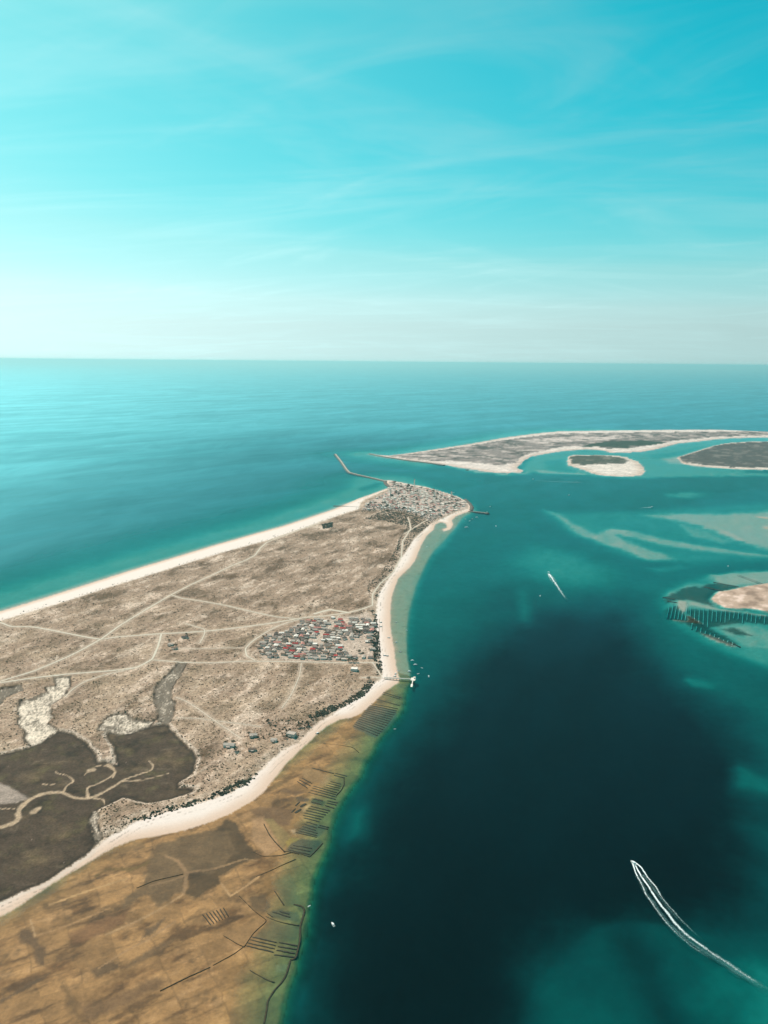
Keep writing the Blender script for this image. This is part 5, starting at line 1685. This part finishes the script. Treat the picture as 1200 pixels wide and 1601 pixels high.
BOATM = {}
for kind, L, B, F in (('skiff', 6.2, 2.1, .75), ('launch', 9.0, 3.0, 1.15), ('ferry', 20.0, 5.6, 2.0)):
    hm, dm = hull_mb(L, B, F), deck_mb(L, B, F)
    if kind == 'skiff':
        cab = MB().box(-.5, .7, -.5, .5, F * .7, F * .7 + .75)
        win = MB().add([(.7, -.55, F * .7 + .3), (.7, .55, F * .7 + .3), (.45, .5, F * .7 + 1.15), (.45, -.5, F * .7 + 1.15)], [(0, 1, 2, 3)])
    elif kind == 'launch':
        cab = MB().prism([(-1.6, -1.05), (1.3, -1.0), (2.4, -.6), (2.4, .6), (1.3, 1.0), (-1.6, 1.05)], F * .72, F + 1.0).box(-2.0, 1.2, -1.15, 1.15, F + 1.003, F + 1.15)
        win = MB().add([(1.36, -.95, F + .25), (2.44, -.58, F + .25), (2.44, .58, F + .25), (1.36, .95, F + .25), (1.36, -.95, F + .85), (2.44, -.58, F + .85), (2.44, .58, F + .85), (1.36, .95, F + .85)],
                       [(0, 1, 5, 4), (1, 2, 6, 5), (2, 3, 7, 6)])
    else:
        cab = MB().prism([(-8, -2.3), (4.5, -2.3), (6.2, -1.4), (6.2, 1.4), (4.5, 2.3), (-8, 2.3)], F * .72, F + 2.2).box(-7, 3.5, -2.1, 2.1, F + 2.203, F + 2.4).box(1.2, 4.2, -1.5, 1.5, F + 2.41, F + 4.4)
        win = MB().box(-7.6, 4.2, -2.34, -2.305, F + .6, F + 1.5).box(-7.6, 4.2, 2.305, 2.34, F + .6, F + 1.5)
    mot = MB().box(-L / 2 - .45, -L / 2 - .05, -.22, .22, .2, F + .35)
    BOATM[kind] = {'deck': dm.mesh('deck'), 'cabin': cab.mesh('cabin'), 'windscreen': win.mesh('windscreen'), 'outboard_motor': mot.mesh('outboard_motor')}
    for hm_ in ('hull_white', 'hull_blue', 'hull_dark'):
        me = hm.mesh('hull')
        me.materials.append(M[hm_])
        BOATM[kind]['hull', hm_] = me
    BOATM[kind]['deck'].materials.append(M['deck'])
    BOATM[kind]['cabin'].materials.append(M['hull_white'])
    BOATM[kind]['windscreen'].materials.append(M['glass'])
    BOATM[kind]['outboard_motor'].materials.append(M['motor'])


def boat(px, kind, col, heading, label, s_=1.0, z=None, group=None):
    x, y = at(*px)
    zz = 0.0 if z is None else float(zat(x, y)[0]) + .35
    e = thing('boat' if kind != 'ferry' else 'ferry_boat', (x, y, zz), math.radians(heading), label, 'boat', group, s_)
    b = BOATM[kind]
    obj('hull', b['hull', col], None, e)
    obj('deck', b['deck'], None, e)
    c = obj('cabin' if kind != 'skiff' else 'console', b['cabin'], None, e)
    obj('windscreen', b['windscreen'], None, c)
    if kind != 'ferry':
        obj('outboard_motor', b['outboard_motor'], None, e)
    return e


W_, B_, D_ = 'hull_white', 'hull_blue', 'hull_dark'
for px, kind, col, hd, lab, s_ in [
    ((520, 1446), 'launch', W_, 120, 'white boat lying alone in the dark water beside the lower oyster plots', .95),
    ((483, 1417), 'skiff', W_, 40, 'tiny white skiff at the edge of the flat above the lone white boat', .8),
    ((617, 1140), 'skiff', W_, 10, 'tiny white skiff off the oyster plot below the pier', .8),
    ((619, 973), 'skiff', W_, 20, 'white skiff in the shallows, topmost before the village beach', 1.1),
    ((635.5, 985.5), 'skiff', W_, -30, 'white skiff at the drop-off, highest of the pier moorings', 1.0),
    ((618.7, 1004.7), 'launch', W_, 15, 'white launch close to the village beach in green shallows', .8),
    ((625, 1019), 'skiff', B_, 160, 'blue skiff in the shallows halfway down the village beach', 1.2),
    ((622.3, 1048.7), 'skiff', W_, 35, 'white skiff close inshore just above the pier', 1.1),
    ((639.5, 1050), 'launch', W_, 4, 'white launch straight above the pier head', .95),
    ((644.3, 1033), 'launch', W_, -12, 'white launch moored upper left of the two off the drop-off', 1.0),
    ((649, 1039.8), 'launch', B_, -5, 'pale blue launch moored just below right of a white one', 1.1),
    ((653.5, 1053.8), 'skiff', B_, 20, 'small blue skiff right of the pier head', 1.1),
    ((659.5, 1044.5), 'skiff', W_, -40, 'small white skiff between the launches and the outer boat', 1.0),
    ((670, 1058), 'launch', W_, 95, 'white boat farthest out from the pier head', 1.0),
    ((667, 855), 'launch', W_, 100, 'white boat in the grey shallows below the sand hook', 1.0),
    ((714, 810), 'launch', W_, 60, 'white boat tucked behind the sand hook by the mole', 1.2),
    ((720, 806), 'launch', W_, 70, 'white boat close to the root of the mole', 1.2),
    ((727, 812), 'launch', W_, 20, 'white boat just below the middle of the mole', 1.1),
    ((734, 815), 'launch', W_, 30, 'white boat left of the pair below the mole', 1.1),
    ((738, 812), 'launch', B_, 10, 'blue boat right of the pair below the mole', 1.1),
    ((729, 825), 'ferry', W_, 5, 'large white boat with a dark waterline lowest below the mole', .8),
    ((745, 809.5), 'ferry', W_, -15, 'large white boat lying under the mole head', .75),
    ((775, 823), 'ferry', W_, 100, 'white boat anchored alone in the channel right of the mole', .6),
    ((766, 792.5), 'launch', W_, 45, 'small white boat above the mole head', 1.2),
    ((709, 771), 'launch', W_, 0, 'small white boat in the channel behind the far village', 1.3),
    ((730, 735), 'ferry', D_, 175, 'dark ferry passing the beach of the far island', 1.2),
    ((844, 932), 'launch', W_, 80, 'white boat lying still at the edge of the dark channel', 1.0),
    ((889, 774.5), 'launch', B_, 10, 'small boat in the middle of the far channel', 1.2),
    ((1138, 885.5), 'launch', W_, 50, 'white boat above the sandbank at the right', 1.2),
    ((833, 749.5), 'launch', W_, 178, 'small white boat off the tip of the far island spit', 1.3),
    ((990, 1350), 'launch', W_, 118, 'white speedboat racing towards the inlet at the head of the long triple wake', 1.25),
    ((857.5, 895), 'launch', W_, 124, 'white speedboat with a short pale wake in the green channel', 1.2),
    ((1019, 792.5), 'launch', W_, 4, 'small white boat drawing a thin wake beyond the sandbars', 1.3),
]:
    boat(px, kind, col, hd, lab, s_)
for px, col, hd, lab in [((595, 974), D_, 10, 'dark boat drawn up on the sand, uppermost on the village beach'), ((595, 980.7), D_, 5, 'dark boat on the sand just under the uppermost one'),
                         ((607.5, 997.7), D_, 0, 'dark boat on the wet sand in the middle of the village beach'), ((601, 1026), D_, -3, 'long dark boat on the sand, left of the close pair above the pier'),
                         ((605, 1026.3), D_, -3, 'dark boat on the sand, right of the close pair above the pier'), ((618, 1054), W_, 60, 'white boat pulled up on the sand beside the pier'),
                         ((617, 1058), W_, 20, 'white boat on the wet sand touching the pier'), ((496, 1147), D_, 30, 'dark boat stranded at the waterline below the large beach house')]:
    boat(px, 'launch', col, hd, lab, .85, 1)


def wake(lines, label):
    v, f, a_ = [], [], []
    for line, w0, w1, f0, f1 in lines:
        c, t_ = resample(line, 2.2)
        nrm, _ = normals(c)
        m = len(c)
        u = t_ / t_[-1]
        w = (w0 + (w1 - w0) * u) * (1 + .6 * fbm(t_ * 1.0, t_ * 0 + 3.3 * w0 + line[0, 0], 9, 3, .6, 2))
        j = (.5 * w0 * fbm(t_, t_ * 0 + 9.1, 14, 2, .5, 8))[:, None]
        for o_, fo in ((-1, 0), (-.5, .62), (0, 1), (.5, .62), (1, 0)):
            q = c + nrm * (w[:, None] * o_ + j)
            v.append(np.column_stack([q, np.full(m, .10)]))
            a_.append((f0 + (f1 - f0) * u) * fo * np.minimum(1, (1 - u) * 6 + .02))
        b = sum(len(x_) for x_ in v[:-5])
        f += [np.stack([np.arange(m - 1) + k * m, np.arange(m - 1) + (k + 1) * m, np.arange(1, m) + (k + 1) * m, np.arange(1, m) + k * m], 1) + b for k in range(4)]
    me = fast_mesh('wake', np.concatenate(v), np.concatenate(f)[:, ::-1])
    at_ = me.attributes.new('foam', 'FLOAT', 'POINT')
    at_.data.foreach_set('value', np.concatenate(a_).astype(np.float32))
    o = obj('wake', me, 'foam', None, 'stuff')
    tag(o, label, 'wake')


WK = lambda *p: K(940, 1320, 4.615, *p)
wake([(WK((230, 122), (260, 185), (300, 250), (350, 320), (400, 400), (470, 490), (540, 580), (620, 660), (720, 730), (800, 785), (870, 830), (930, 870), (1000, 920), (1080, 970), (1200, 1045), (1350, 1120)), 1.7, 6.0, 1.25, .60),
      (WK((222, 130), (245, 205), (285, 280), (320, 360), (370, 430), (430, 520), (500, 600), (570, 670), (640, 730), (710, 775), (800, 830), (920, 900)), 1.8, 3.0, 1.2, .45),
      (WK((236, 125), (285, 165), (330, 235), (400, 320), (440, 390), (500, 460), (550, 520), (640, 610), (760, 720)), 1.9, 2.8, 1.2, .40),
      (WK((260, 230), (330, 370), (420, 490), (520, 610), (640, 710), (800, 810), (1000, 940), (1200, 1060), (1350, 1140)), 5.0, 8.5, .52, .40),
      (WK((300, 220), (420, 380), (500, 480), (600, 590)), 4.0, 5.0, .52, .38)], 'long curving triple white wake behind the racing speedboat')
wake([(P((857.5, 897), (864, 906), (872, 918), (880, 930), (888, 941)), 6.0, 8.0, 1.1, .5), (P((861, 899), (868, 907), (872, 912)), 1.6, 1.2, 1.1, .5),
      (P((856, 897), (860, 906), (866, 914)), 1.6, 1.2, 1.1, .5)], 'short pale wake of the speedboat in the green channel')
wake([(P((836, 751.5), (870, 753), (918, 754.2)), 7, 5, .55, .9)], 'thin straight wake line below the far island spit')
wake([(P((1018, 792.8), (1008, 793.5), (995, 795)), 5, 4, 1.0, .4)], 'thin wake of the small boat beyond the sandbars')
wake([(P((734, 736), (745, 737.5), (756, 738)), 8, 5, .7, .7)], 'pale wake astern of the dark ferry')
